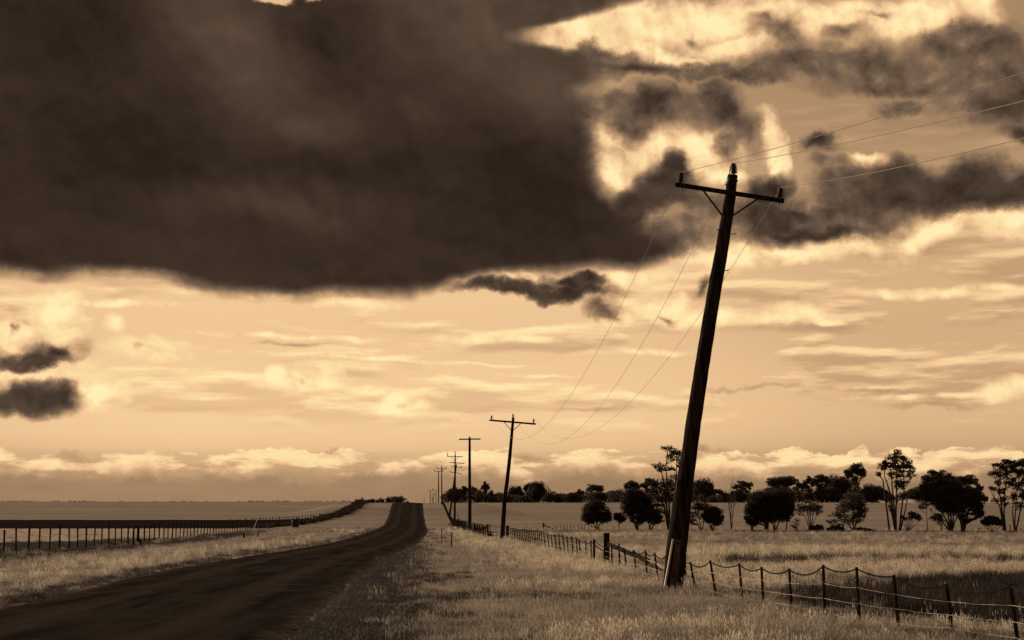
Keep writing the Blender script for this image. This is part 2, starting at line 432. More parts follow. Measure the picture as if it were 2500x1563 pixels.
def empty(name, loc, label, cat, group=None):
    o = bpy.data.objects.new(name, None)
    o.empty_display_size = 0.3
    COL.objects.link(o)
    o.location = loc
    o['label'] = label; o['category'] = cat
    if group: o['group'] = group
    return o

def np_mesh(name, V, Fc, m, parent=None, origin=None):
    """V (n,3) float, Fc (m,k) int -> object"""
    me = bpy.data.meshes.new(name)
    V = np.asarray(V, dtype=np.float32)
    if parent is not None: V = V - np.array(parent.location, dtype=np.float32)
    Fc = np.asarray(Fc, dtype=np.int32)
    k = Fc.shape[1]
    me.vertices.add(len(V)); me.vertices.foreach_set('co', V.ravel())
    me.loops.add(Fc.size); me.loops.foreach_set('vertex_index', Fc.ravel())
    me.polygons.add(len(Fc)); me.polygons.foreach_set('loop_start', np.arange(0, Fc.size, k, dtype=np.int32))
    me.materials.append(m)
    me.update(calc_edges=True)
    me.validate()
    o = bpy.data.objects.new(name, me)
    COL.objects.link(o)
    if parent is not None: o.parent = parent
    return o

# ------------------------------------------------------------------ terrain
def hermite(pts):
    xs = np.array([p[0] for p in pts], float); ys = np.array([p[1] for p in pts], float)
    d = np.diff(ys) / np.diff(xs)
    m = np.zeros_like(ys); m[0] = d[0]; m[-1] = d[-1]
    for i in range(1, len(xs) - 1):
        m[i] = 0 if d[i - 1] * d[i] <= 0 else 2 * d[i - 1] * d[i] / (d[i - 1] + d[i])
    def f(x):
        x = np.clip(np.asarray(x, float), xs[0], xs[-1])
        i = np.clip(np.searchsorted(xs, x, side='right') - 1, 0, len(xs) - 2)
        h = xs[i + 1] - xs[i]; t = (x - xs[i]) / h
        return ((2 * t**3 - 3 * t**2 + 1) * ys[i] + (t**3 - 2 * t**2 + t) * h * m[i] + (-2 * t**3 + 3 * t**2) * ys[i + 1] + (t**3 - t**2) * h * m[i + 1])
    return f

z_corr = hermite([(-60, 0), (45, 0), (120, -.5), (225, -.5), (270, .5), (300, 2.0), (330, 3.35), (380, 3.2), (460, 2.7), (700, 4.1), (1000, 5.8), (1500, 7.5), (8000, 7.5)])
z_right = hermite([(-60, 0), (45, 0), (120, -.45), (175, -.5), (230, -.15), (330, 1.2), (450, 2.85), (600, 4.5), (1000, 5.8), (1500, 7.0), (8000, 7.0)])
z_left = hermite([(-60, 0), (45, -.1), (120, -.5), (175, -.5), (240, -.25), (330, 1.2), (450, 2.9), (600, 4.65), (1000, 6.8), (1500, 9.35), (2500, 11), (8000, 11)])
road_x = hermite([(-60, -3.5), (22, -6.8), (50, -8.2), (126, -10.9), (171, -13.0), (225, -16.3), (330, -23.2), (500, -34), (900, -55), (8000, -300)])
lf_x = hermite([(0, -21.5), (75, -25.5), (224, -33.5), (292, -31.5), (340, -33.5), (500, -45), (8000, -400)])
rf_x = hermite([(0, 8.9), (27, 6.35), (104, -0.1), (225, -8.75), (292, -13.0), (340, -16.5), (500, -27), (8000, -300)])
_g = rng.random((256, 256))
def vnoise(x, y):
    x = np.asarray(x, float); y = np.asarray(y, float)
    xi = np.floor(x).astype(int); yi = np.floor(y).astype(int)
    fx = x - xi; fy = y - yi
    fx = fx * fx * (3 - 2 * fx); fy = fy * fy * (3 - 2 * fy)
    a = _g[xi % 256, yi % 256]; b = _g[(xi + 1) % 256, yi % 256]; c = _g[xi % 256, (yi + 1) % 256]; d = _g[(xi + 1) % 256, (yi + 1) % 256]
    return (a * (1 - fx) + b * fx) * (1 - fy) + (c * (1 - fx) + d * fx) * fy
def fbm(x, y, o=4):
    s = 0; a = 0.5; t = 0
    for i in range(o):
        s = s + a * vnoise(np.asarray(x) * 2**i + 17.3 * i, np.asarray(y) * 2**i + 5.1 * i); t += a; a *= .5
    return s / t
def sst(x, a, b):
    t = np.clip((np.asarray(x, float) - a) / (b - a), 0, 1)
    return t * t * (3 - 2 * t)
ROAD_W = 6.8
def tz(X, Y, road=True):
    X = np.asarray(X, float); Y = np.asarray(Y, float)
    d = X - road_x(Y)
    w = 1 - sst(np.abs(d), 13, 27)
    side = np.where(d > 0, z_right(Y), z_left(Y))
    z = w * z_corr(Y) + (1 - w) * side
    near = 1 - sst(Y, 90, 200)
    # drain along the left fence, hollow right of the right fence, crown of the road
    z = z - 0.10 * near * np.exp(-((X - lf_x(Y) - 2.5) / 3.2)**2)
    z = z - 0.30 * sst(X, 5.0, 11) * (1 - sst(Y, 34, 48)) - 0.12 * np.exp(-((X - rf_x(Y)) / 1.5)**2) * (1 - sst(Y, 30, 60))
    rough = (fbm(X * .35, Y * .35) - .5) * 0.16 * (1 - sst(Y, 60, 160)) * sst(np.abs(d), ROAD_W / 2 + .2, ROAD_W / 2 + 2.5)
    z = z + rough
    if road:
        z = z - 0.07 * (1 - sst(np.abs(d), ROAD_W / 2 - .1, ROAD_W / 2 + 0.35))
    return z
def ground(px, py):
    """where the view ray through a photo pixel meets the ground"""
    dx, dy, dz = ray(px, py)
    t = np.linspace(15, 1500, 30000)
    h = EYE + dz * t - tz(dx * t, dy * t)
    i = int(np.argmax(h < 0))
    t = t[i] if h[i] < 0 else 900
    return Vector((dx * t, dy * t, float(tz(dx * t, dy * t))))
def onground(px, Y, sink=0.0):
    X = 0.0
    z = 0.0
    for _ in range(4):
        # column through the pixel at that distance
        py = project(X, Y, z)[1]
        X = at(px, py, Y).x; z = float(tz(X, Y))
    return Vector((X, Y, z - sink))

def axis(parts):
    out = []
    for a, b, st in parts: out += list(np.arange(a, b, st))
    return np.array(out + [parts[-1][1]])
gx = axis([(-4500, -1000, 350), (-1000, -300, 50), (-300, -80, 10), (-80, -30, 2), (-30, 22, .6), (22, 60, 2), (60, 300, 10), (300, 1000, 50), (1000, 4500, 350)])
gy = axis([(-60, 14, 4), (14, 60, .6), (60, 140, 1.5), (140, 420, 3), (420, 1000, 20), (1000, 7500, 250)])
GX, GY = np.meshgrid(gx, gy)
GZ = tz(GX, GY)
nx_, ny_ = len(gx), len(gy)
idx = np.arange(nx_ * ny_).reshape(ny_, nx_)
quads = np.stack([idx[:-1, :-1], idx[:-1, 1:], idx[1:, 1:], idx[1:, :-1]], -1).reshape(-1, 4)

def zone_green_shade(X, Y):  # drain's dark grass with its shadow, and dim roadside: shade put into the colour
    l = X - lf_x(Y)
    w = 2.2 * (fbm(X * .22, Y * .22) - .5) * 2
    inner = sst(l + w, -.5, .8) * (1 - sst(l + w * .6, 3.6, 6.2)) * (1 - sst(Y, 150, 190))
    outer = sst(l, -16, -10) * (1 - sst(l, -.5, .8)) * (1 - sst(Y - 2.2 * (l + 12) + w * 3, 100, 112))
    e = X - road_x(Y) - ROAD_W / 2
    lim = (-1.1 - .063 * (Y - 22)) - (road_x(Y) + ROAD_W / 2)
    shoulder_shade = sst(e, -.2, .3) * (1 - sst(e - lim + w * .35, -1.2, .9)) * (1 - sst(Y, 105, 135))  # shade over the right verge, painted as dark ground colour
    return np.maximum.reduce([inner, outer, shoulder_shade * .92])
def zone_stubble(X, Y):
    l = X - lf_x(Y)
    return (1 - sst(l, -1.2, -.2)) * (1 - zone_green_shade(X, Y)) * (1 - sst(Y, 189, 191))
def ground_material():
    m = bpy.data.materials.new('dry_pasture_ground'); m.use_nodes = True
    nt = m.node_tree; nt.nodes.clear(); q = N(nt)
    pos = q.node('ShaderNodeNewGeometry').outputs['Position']
    X, Y, Z = q.sep(pos)
    n1 = q.noise(pos, 0.5, 8, 0.65)
    n2 = q.noise(q.vmath('MULTIPLY', pos, (0.35, 1.0, 1.0)), 0.10, 7, 0.6)
    n3 = q.noise(pos, 4.0, 6, 0.7)
    clod = q.noise(pos, 1.3, 8, 0.7)
    dry = q.mixc(q.sm(n1, 0.35, 0.68), (0.27, 0.225, 0.18, 1), (0.17, 0.142, 0.117, 1))
    dry = q.mixc(q.sm(n2, 0.40, 0.62, 0.0, 0.6), dry, (0.34, 0.28, 0.215, 1))
    dry = q.mixc(q.sm(n3, 0.42, 0.66, 0.0, 0.55), dry, (0.10, 0.083, 0.068, 1))
    dry = q.mixc(q.sm(clod, 0.5, 0.68, 0.0, 0.6), dry, (0.10, 0.083, 0.068, 1))
    # faint sowing lines and wheel tracks across the far paddocks
    ln = q.noise(q.vmath('MULTIPLY', pos, (0.02, 0.35, 0.0)), 1.0, 5, 0.6)
    far = q.sm(Y, 150, 260)
    field = q.mixc(q.sm(ln, 0.38, 0.62), (0.26, 0.218, 0.175, 1), (0.18, 0.151, 0.125, 1))
    field = q.mixc(q.sm(n1, 0.4, 0.7, 0.0, 0.5), field, (0.27, 0.225, 0.18, 1))
    gr = q.noise(q.vmath('MULTIPLY', pos, (1.0, .5, 1.0)), 1.6, 4, 0.75)
    field = q.mixc(q.sm(gr, 0.40, 0.68, 0.0, 0.55), field, (0.12, 0.10, 0.083, 1))
    big = q.noise(q.vmath('MULTIPLY', pos, (0.012, 0.05, 0.0)), 1.0, 4, 0.6)
    field = q.mixc(q.sm(big, 0.45, 0.62, 0.0, 0.5), field, (0.31, 0.26, 0.205, 1))
    col = q.mixc(far, dry, field)
    def att(nm):
        a = q.node('ShaderNodeAttribute'); a.attribute_name = nm
        return a.outputs['Fac']
    stub = att('stubble')
    col = q.mixc(q.math('MULTIPLY', att('green_shade'), .9), col, (0.028, 0.022, 0.018, 1))  # darkens drain and roadside; their shade sits in the base colour
    col = q.mixc(q.math('MULTIPLY', stub, .8), col, (0.40, 0.335, 0.26, 1))
    b = q.node('ShaderNodeBsdfPrincipled'); q.put(b.inputs['Base Color'], col)
    b.inputs['Roughness'].default_value = 1.0; b.inputs['Specular IOR Level'].default_value = 0.0
    bn = q.node('ShaderNodeBump'); bn.inputs['Distance'].default_value = 0.15; bn.inputs['Strength'].default_value = 0.8
    q.put(bn.inputs['Height'], q.noise(pos, 2.5, 8, 0.7)); nt.links.new(bn.outputs[0], b.inputs['Normal'])
    o = q.node('ShaderNodeOutputMaterial'); nt.links.new(b.outputs[0], o.inputs[0])
    return m
M['ground'] = ground_material()
og = np_mesh('ground', np.stack([GX.ravel(), GY.ravel(), GZ.ravel()], -1), quads, M['ground'])
og['kind'] = 'structure'
for nm, fn in (('green_shade', zone_green_shade), ('stubble', zone_stubble)):
    at_ = og.data.attributes.new(nm, 'FLOAT', 'POINT'); at_.data.foreach_set('value', fn(GX, GY).ravel().astype(np.float32))
og.data.polygons.foreach_set('use_smooth', [True] * len(og.data.polygons))

# road
def road_material():
    m = bpy.data.materials.new('worn_bitumen'); m.use_nodes = True
    nt = m.node_tree; nt.nodes.clear(); q = N(nt)
    pos = q.node('ShaderNodeNewGeometry').outputs['Position']
    w1 = q.noise(q.vmath('MULTIPLY', pos, (1.0, 0.12, 1.0)), 1.6, 6, 0.6)
    w2 = q.noise(q.vmath('MULTIPLY', pos, (0.25, 1.6, 1.0)), 0.9, 6, 0.65)
    ag = q.noise(pos, 28, 4, 0.7)
    uvn = q.node('ShaderNodeAttribute'); uvn.attribute_name = 'across'
    ac = q.math('ABSOLUTE', uvn.outputs['Fac'])
    wob = q.math('MULTIPLY', q.math('SUBTRACT', q.noise(pos, .5, 4, .6), .5), .25)
    trk = q.sm(q.math('ABSOLUTE', q.math('SUBTRACT', q.math('ADD', ac, wob), .42)), .20, .04)
    rim = q.sm(q.math('ADD', ac, wob), .78, .98)
    col = q.mixc(q.sm(w1, 0.4, 0.65), (0.026, 0.021, 0.0175, 1), (0.012, 0.0096, 0.008, 1))
    col = q.mixc(q.math('MULTIPLY', trk, .45), col, (0.045, 0.037, 0.031, 1))
    col = q.mixc(q.math('MULTIPLY', rim, q.sm(q.noise(pos, 3.0, 5, .7), .42, .6, 0.0, .75)), col, (0.085, 0.070, 0.058, 1))
    col = q.mixc(q.sm(w2, 0.55, 0.72, 0.0, 0.6), col, (0.055, 0.046, 0.038, 1))
    col = q.mixc(q.sm(ag, 0.60, 0.74, 0.0, 0.5), col, (0.07, 0.058, 0.048, 1))
    b = q.node('ShaderNodeBsdfPrincipled'); q.put(b.inputs['Base Color'], col)
    b.inputs['Roughness'].default_value = 1.0; b.inputs['Specular IOR Level'].default_value = 0.0
    bn = q.node('ShaderNodeBump'); bn.inputs['Distance'].default_value = 0.02
    q.put(bn.inputs['Height'], ag); nt.links.new(bn.outputs[0], b.inputs['Normal'])
    o = q.node('ShaderNodeOutputMaterial'); nt.links.new(b.outputs[0], o.inputs[0])
    return m
M['road'] = road_material()
ry = axis([(-40, 14, 3), (14, 140, .8), (140, 420, 2.5), (420, 900, 15)])
cols = np.linspace(-1, 1, 13)
RV = []
for y in ry:
    c = float(road_x(y))
    for k in cols:
        wob = 0.35 * (vnoise(y * .45 + (50 if k > 0 else 0), 3.3) - .5) + .22 * (vnoise(y * 1.9 + (50 if k > 0 else 0), 8.3) - .5)
        x = c + k * (ROAD_W / 2 + wob * abs(k)**3)
        z = float(tz(x, y, False)) * 1.0 + 0.05 * (1 - k * k) - (0.055 if abs(k) == 1 else 0.0)
        RV.append((x, y, z))
nr = len(cols)
ri = np.arange(len(RV)).reshape(-1, nr)
rq = np.stack([ri[:-1, :-1], ri[:-1, 1:], ri[1:, 1:], ri[1:, :-1]], -1).reshape(-1, 4)
orr = np_mesh('road', RV, rq, M['road']); orr['kind'] = 'structure'
at_ = orr.data.attributes.new('across', 'FLOAT', 'POINT'); at_.data.foreach_set('value', np.tile(cols, len(ry)).astype(np.float32))
orr.data.polygons.foreach_set('use_smooth', [True] * len(orr.data.polygons))

# ploughed belt in the left paddock, and the tree row's shade painted as a dark strip
M['plough'] = make_mat('freshly_turned_soil', (0.014, 0.010, 0.008), (0.022, 0.016, 0.013), 0.6, 1.0, 0.1, 3, spec=0.0)
M['tree_shade'] = make_mat('headland_tree_shade', (0.05, 0.036, 0.027), (0.09, 0.067, 0.05), 0.8, 1.0, 0.1, 3, spec=0.0)
def strip(name, xs, ylo, yhi, mat, lift=0.05, n=8):
    V = []
    for x in xs:
        a, b = ylo(x), yhi(x)
        for k in range(n + 1):
            y = a + (b - a) * k / n
            V.append((x, y, float(tz(x, y)) + lift))
    ii = np.arange(len(V)).reshape(-1, n + 1)
    qq = np.stack([ii[:-1, :-1], ii[1:, :-1], ii[1:, 1:], ii[:-1, 1:]], -1).reshape(-1, 4)
    o = np_mesh(name, V, qq, mat); o['kind'] = 'structure'
    return o
strip('ploughed_field', list(np.arange(-420, -40, 3.0)) + list(np.arange(-40, -35, 1.0)),
      lambda x: 189 + 3 * vnoise(x * .1, 2) + 1.5 * vnoise(x * .9, 4), lambda x: 262 + 5 * vnoise(x * .05, 1) + 2 * vnoise(x * .6, 7), M['plough'])
strip('headland', list(np.arange(0, 140, 2.0)), lambda x: 163.5 - .12 * (x - 10) + 3 * vnoise(x * .2, 2), lambda x: 176 - .12 * (x - 10) + 3 * vnoise(x * .2, 7), M['tree_shade'], 0.04)  # ground shade of the trees, laid as a dark sheet

# ------------------------------------------------------------------ power poles
def pole_shaft(pts, Y, widths, n=14):
    """pts: photo pixels from foot to top; widths in photo px"""
    P3 = [at(x, y, Y) for x, y in pts]
    # refine and roughen
    out, rad = [], []
    for i in range(len(P3) - 1):
        for k in range(4):
            t = k / 4
            out.append(P3[i].lerp(P3[i + 1], t)); rad.append((widths[i] * (1 - t) + widths[i + 1] * t) / 2 * Y / F)
    out.append(P3[-1]); rad.append(widths[-1] / 2 * Y / F)
    m = MB(); m.tube(out, rad, n, jitter=0.035)
    return m

def insulator(base, top, rad, parent, discs=5, cap=True):
    base = Vector(base); top = Vector(top)
    ax = top - base; L = ax.length
    m = MB()
    prof = [(rad * .30, 0.0), (rad * .30, L * .12)]
    z0 = L * .14; dz = (L * .84) / discs
    for i in range(discs):
        r = rad * (1.0 if i < discs - 1 else .8)
        prof += [(rad * .42, z0), (r * .97, z0 + dz * .08), (r, z0 + dz * .22), (rad * .45, z0 + dz * .72)]
        z0 += dz
    prof += [(rad * .40, z0), (rad * .30, L)]
    m.lathe(base, ax, prof, 12)
    return m.build('insulator', M['porcelain'], parent, False)

# -- the near pole
base1 = onground(1644, 38.0)
pole1 = empty('power_pole', base1, 'tall leaning timber power pole nearest the camera, pale steel splint strapped to its foot', 'power pole', 'power poles along the road')
sh = pole_shaft([(1641, 1446), (1655, 1310), (1668, 1205), (1683, 1105), (1697, 1005), (1713, 900), (1729, 800), (1746, 700), (1762, 610), (1775, 530), (1783, 480), (1789, 428)], 38.0,
                [50, 50, 44, 38, 37, 36, 35, 34, 32, 30, 27, 25])
shaft = sh.build('shaft', M['wood'], pole1)
m = MB()
for t in (0.0, 0.35, 0.6):
    c = at(1788 - 2.5 * t * 10 / 3, 441 + t * 18, 38.0)
    m.lathe(c - Vector((0, 0, .02)), Vector((.14, 0, 1)), [(.136, 0), (.146, .01), (.146, .035), (.136, .045)], 14)
m.build('collar_band', M['iron'], shaft)
m = MB(); m.beam(at(1649, 450.6, 37.80), at(1914, 491, 37.85), .10, .105); arm1 = m.build('crossarm', M['wood'], pole1)
for a, b in (((1716, 464), (1763, 526)), ((1851, 485), (1787, 528))):
    m = MB(); m.beam(at(*a, 37.76), at(*b, 37.84), .02, .045); m.build('brace', M['iron'], pole1)
m = MB()
for (x, y) in ((1663, 466), (1903, 503)):
    m = MB(); m.tube([at(x, y - 14, 37.82), at(x - 0.5, y, 37.82)], .018, 6)
    m.build('pin_bolt', M['iron'], arm1)
INS1 = [((1661, 449), (1664, 421)), ((1792, 427), (1791.5, 399)), ((1904.5, 486), (1907, 458))]
for i, (b, t) in enumerate(INS1):
    B = at(*b, 37.82); Tt = at(*t, 37.82)
    insulator(B, Tt, .10, pole1, 5)
    m = MB()    # arcing rod beside the discs
    off = at(t[0] - 11, t[1] + 24, 37.7)
    m.tube([Tt + Vector((-.03, -.02, .01)), at(t[0] - 8, t[1] + 8, 37.7), off], .012, 5)
    if i == 1: m.tube([off, at(1781, 432, 37.7), at(1776, 455, 37.8)], .010, 5)
    m.build('arcing_rod', M['zinc'] if i != 1 else M['iron'], pole1)
for a, b, c in (((1764, 566), (1752, 563), (1751, 558)), ((1780, 571.5), (1795, 571.5), (1797, 567)), ((1756, 609), (1748, 607), (1747, 601)), ((1765, 660), (1777, 661), (1779, 657))):
    m = MB(); m.tube([at(*a, 38), at(*b, 38), at(*c, 38)], .012, 6); m.build('climbing_step', M['iron'], pole1)
# splint: folded steel channel bolted on the near face
Yf = 37.70
def sp(y, k):   # k 0..1 across the plate
    l = 1644 + (1627 - 1644) * (y - 1318) / 120; r = 1664 + (1650 - 1664) * (y - 1318) / 120
    return l + (r - l) * k
m = MB()
pl = []
for y in (1318, 1378, 1446):
    for k, dy in ((0.28, 0.0), (0.31, -.03), (0.97, -.03), (1.0, 0.0)):
        p = at(sp(y, k), y, Yf + dy); pl.append(p)
fs = []
for i in range(2):
    for k in range(3): fs.append((i * 4 + k, i * 4 + k + 1, (i + 1) * 4 + k + 1, (i + 1) * 4 + k))
back = [p + Vector((0, .05, 0)) for p in pl]
n0 = len(pl)
m.add(pl + back, fs + [tuple(n0 + v for v in f[::-1]) for f in fs] + [(0, 4, n0 + 4, n0), (4, 8, n0 + 8, n0 + 4), (3, n0 + 3, n0 + 7, 7), (7, n0 + 7, n0 + 11, 11), (0, n0, n0 + 1, 1), (1, n0 + 1, n0 + 2, 2), (2, n0 + 2, n0 + 3, 3)])
splint = m.build('splint', M['splint'], pole1)  # plate face coloured dark, its shade held in the colour
for y in (1327, 1354, 1405):
    m = MB(); m.lathe(at(sp(y, .64), y, Yf - .03), (0, -1, 0.02), [(.03, 0), (.03, .02), (.016, .022), (.016, .05)], 6)
    m.build('bolt', M['iron'], splint)
m = MB()     # folded edge of the channel, its sunlit rim painted as pale colour
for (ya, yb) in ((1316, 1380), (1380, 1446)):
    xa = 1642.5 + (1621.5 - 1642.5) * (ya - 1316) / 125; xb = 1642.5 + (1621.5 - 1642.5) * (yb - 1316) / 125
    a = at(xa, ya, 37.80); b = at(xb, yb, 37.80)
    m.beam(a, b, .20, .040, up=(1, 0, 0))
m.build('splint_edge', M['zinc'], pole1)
m = MB(); m.tube([at(1654.5 - 1, 1172, 37.9), at(1645.5, 1240, 37.9), at(1637.5, 1320, 37.9)], .010, 5); m.build('earth_wire', M['wire'], pole1)

# -- the poles behind it
def far_pole(pts, Y, wd, arms, label, ins=(), braces=(), ticks=(), pin=None):
    b = onground(pts[0][0], Y) if pts[0][1] is None else at(*pts[0], Y)
    foot = onground(pts[0][0], Y)
    root = empty('power_pole', foot, label, 'power pole', 'power poles along the road')
    pp = list(pts)
    fx, fy = project(foot.x, foot.y, foot.z - .5)
    pp[0] = (fx, fy)
    pole_shaft(pp, Y, wd, 10).build('shaft', M['wood'], root)
    for (a, c, th) in arms:
        m = MB(); hh = th * Y / F
        m.beam(at(*a, Y - .2), at(*c, Y - .2), hh, hh); m.build('crossarm', M['wood'], root)
    for a, c in braces:
        m = MB(); m.beam(at(*a, Y - .22), at(*c, Y - .2), .03, .05); m.build('brace', M['iron'], root)
    for a, c in ins:
        insulator(at(*a, Y - .2), at(*c, Y - .2), 3.0 * Y / F if Y < 130 else 2.2 * Y / F, root, 3)
    for a, c in ticks:
        m = MB(); m.tube([at(*a, Y - .2), at(*c, Y - .2)], .9 * Y / F, 6); m.build('insulator', M['porcelain'], root)
    return root
far_pole([(1225, 1316), (1232, 1218), (1237.5, 1180), (1243, 1132), (1249, 1067), (1253, 1020)], 122, [11.5, 10, 9.3, 8.6, 7.4, 6.5],
         [((1194.5, 1026), (1308, 1035.5), 4.2)], 'leaning timber power pole with three insulators and braced crossarm, beside the thick strainer post',
         ins=[((1200.3, 1024), (1200.3, 1014.5)), ((1252.8, 1021), (1252.6, 1010.5)), ((1303, 1033), (1303, 1022.5))], braces=[((1230, 1030), (1247, 1050)), ((1272, 1034), (1254, 1050))])
far_pole([(1147, 1295), (1147, 1230), (1146.6, 1150), (1146.6, 1068)], 176, [9, 8, 6.8, 5.2], [((1121, 1072.8), (1173, 1072), 3.0)],
         'straight upright timber power pole with one bare T shaped crossarm', ticks=[((1146.7, 1069), (1146.7, 1064.5)), ((1121.5, 1072), (1120.5, 1073.6)), ((1170, 1071), (1173.5, 1072.8))])
far_pole([(1110, 1284), (1110.5, 1220), (1111, 1160), (1111.2, 1110)], 226, [5.6, 5, 4.2, 3.0], [((1092.3, 1114.8), (1130.6, 1115), 1.6), ((1097.6, 1129.6), (1134, 1131.4), 1.8)],
         'upright timber power pole with two crossarms and a pointed top, brush around its foot', braces=[((1100, 1115), (1109, 1122.5)), ((1122, 1115), (1113, 1122.5))],
         ticks=[((1092.6, 1115), (1092.6, 1106)), ((1111.3, 1110), (1111.4, 1102))])
far_pole([(1096.5, 1265), (1102, 1228), (1106.7, 1193), (1110.5, 1163), (1114.3, 1136)], 270, [4.6, 4.4, 4.2, 3.8, 3.0], [((1100, 1138), (1128, 1142.2), 1.4), ((1098, 1152.4), (1127, 1156.4), 1.4)],
         'power pole leaning to the right behind the two armed one, its foot against the fence', ticks=[((1114.4, 1137), (1114.8, 1132.5)), ((1127.6, 1142), (1127.8, 1138)), ((1098.4, 1152.4), (1098.4, 1149.6))])
far_pole([(1079, 1234), (1078.6, 1190), (1078.2, 1140)], 318, [3.4, 3.0, 2.0], [((1066.3, 1144.4), (1089.6, 1144.4), 1.2)],
         'slim power pole on the crest whose foot shows, upturned ends on its crossarm', ticks=[((1066.6, 1144.4), (1066.6, 1139)), ((1089.3, 1144.4), (1089.3, 1139)), ((1078.2, 1140), (1078.2, 1136.5))])
far_pole([(1070.5, 1224), (1070.7, 1190), (1070.8, 1149)], 385, [2.9, 2.6, 1.7], [((1061, 1151), (1081, 1150.6), 1.1)],
         'slim power pole just left of the crest pole, its foot hidden by the rise', ticks=[((1061.3, 1151), (1061, 1146.3)), ((1080.8, 1150.6), (1080.8, 1146.6))])
far_pole([(1064.3, 1224), (1064.4, 1210), (1064.4, 1195)], 560, [1.7, 1.6, 1.3], [((1058.8, 1207.4), (1064.2, 1207.2), .7)], 'short distant power pole with hardly any crossarm, third from the crest pole')
far_pole([(1050.5, 1229), (1050.4, 1212), (1050.4, 1197)], 650, [1.9, 1.7, 1.2], [((1045, 1198.3), (1062.5, 1198), .7)], 'distant power pole farthest left of the line, thin crossarm at its top')
far_pole([(1057.8, 1229), (1057.8, 1215), (1057.6, 1202)], 780, [1.8, 1.6, 1.1], [((1050.6, 1207.7), (1063.4, 1207.5), .6)], 'distant power pole between two taller ones on the skyline', ticks=[((1056.6, 1198.4), (1056.6, 1192.6))])
far_pole([(1055.2, 1229), (1055.2, 1213)], 930, [1.2, 1.0], [((1051.8, 1217.5), (1058.6, 1217.3), .5)], 'shortest and most distant power pole, a thin stub on the skyline')
o = empty('marker_post', onground(1035.2, 400), 'tiny lone post on the crest left of the distant power poles', 'post')
m = MB(); c = onground(1035.2, 400); m.box(c + Vector((0, 0, .9)), .14, .14, 1.6); m.build('post', M['post'], o)

# conductors: one thing per wire
def line_obj(A, B, sag, rad, label, group, n=40, name='power_line', mat='line'):
    A = Vector(A); B = Vector(B)
    pts = [A.lerp(B, k / n) - Vector((0, 0, 4 * sag * (k / n) * (1 - k / n))) for k in range(n + 1)]
    m = MB(); m.tube(pts, rad, 5)
    o = m.build(name, M[mat], None)
    o['label'] = label; o['category'] = 'power line'; o['group'] = group
    return o
tops = [at(1664, 421, 37.82), at(1791.5, 399, 37.82), at(1907, 458, 37.82)]
pole2 = [at(1200.3, 1014.5, 121.8), at(1252.6, 1010.5, 121.8), at(1303, 1022.5, 121.8)]
for (A, B, sg, lb) in ((tops[0], pole2[0], 4.1, 'left'), (tops[1], pole2[1], 4.6, 'middle'), (tops[2], pole2[2], 3.7, 'right')):
    line_obj(A, B, sg, .0062, {'left': 'thin power line sagging away from the near pole, leftmost of the three', 'middle': 'thin power line sagging away from the top of the near pole, middle of the three',
                                'right': 'thin power line sagging away behind the near pole, rightmost of the three'}[lb], 'power lines sagging away to the second pole')
for A, tgt, Yt, lb in ((tops[0], (2500, 176), 21.0, 'uppermost power line rising to the right edge over the grey cloud'), (tops[1], (2500, 243), 20.5, 'middle power line rising to the right from the top of the near pole'),
                       (tops[2], (2500, 330), 19.5, 'lowest power line rising to the right from the low end of the crossarm')):
    C = at(tgt[0], tgt[1] - 76, Yt)
    B = Vector(A) + (C - Vector(A)) * 2.6
    line_obj(A, B, .5, .007, lb, 'power lines rising from the near pole to the right')

# ------------------------------------------------------------------ right hand fence
rf = empty('wire_fence', onground(1739, 36.5), 'fence with dark posts and drooping thick top wire, from lower right corner up the road', 'fence')
# (top px, foot px, Y, width px)
near_posts = [((2548, 1424), (2572, 1640), 22.3, 11), ((2466, 1426), (2490, 1612), 24.0, 10.5), ((2310, 1426), (2330, 1580), 25.6, 10), ((2181.5, 1404), (2196, 1556), 26.8, 8.5), ((2091, 1385), (2099, 1540), 27.6, 8.2),
              ((2010, 1379), (2014, 1515), 29.0, 7.8), ((1927, 1388), (1933, 1492), 30.8, 7), ((1859, 1384), (1864, 1484), 32.2, 6.8), ((1804.5, 1375), (1812, 1466), 33.6, 6.2), ((1733.5, 1368), (1746, 1442), 36.0, 6),
              ((1685, 1372), (1696, 1430), 38.4, 5.6), ((1658.5, 1350), (1667, 1430), 39.3, 5.6), ((1625, 1357), (1630, 1412), 41.6, 5), ((1598, 1349), (1605, 1403), 43.2, 5), ((1576, 1343), (1579.5, 1398), 45.2, 4.8),
              ((1547, 1342), (1553.5, 1395), 47.6, 4.6), ((1523.5, 1338), (1530, 1391), 49.6, 4.6), ((1511, 1327), (1513.5, 1385), 51.2, 4.6), ((1493, 1332), (1495, 1389), 53.0, 4.4),
              ((1450, 1317), (1451.5, 1368), 57.6, 4.4), ((1443, 1319), (1444, 1366), 58.6, 3.6), ((1429.5, 1320), (1433, 1370), 60.6, 3.8), ((1413, 1316), (1419, 1364), 62.8, 3.8), ((1407, 1312), (1409.5, 1356), 64.0, 3.4),
              ((1395, 1309), (1399.5, 1356), 66.2, 3.6), ((1384, 1309), (1387.5, 1350), 68.2, 3.4), ((1373.5, 1305), (1379.5, 1351), 70.2, 3.6), ((1364, 1304.5), (1368, 1344), 72.4, 3), ((1354, 1304.5), (1359, 1344), 74.6, 3.2),
              ((1345, 1305), (1349, 1338), 77.0, 2.8), ((1336, 1302), (1341, 1340), 79.4, 3), ((1327, 1299), (1332, 1338), 82.0, 3)]
x, Y = 1320.5, 84.5
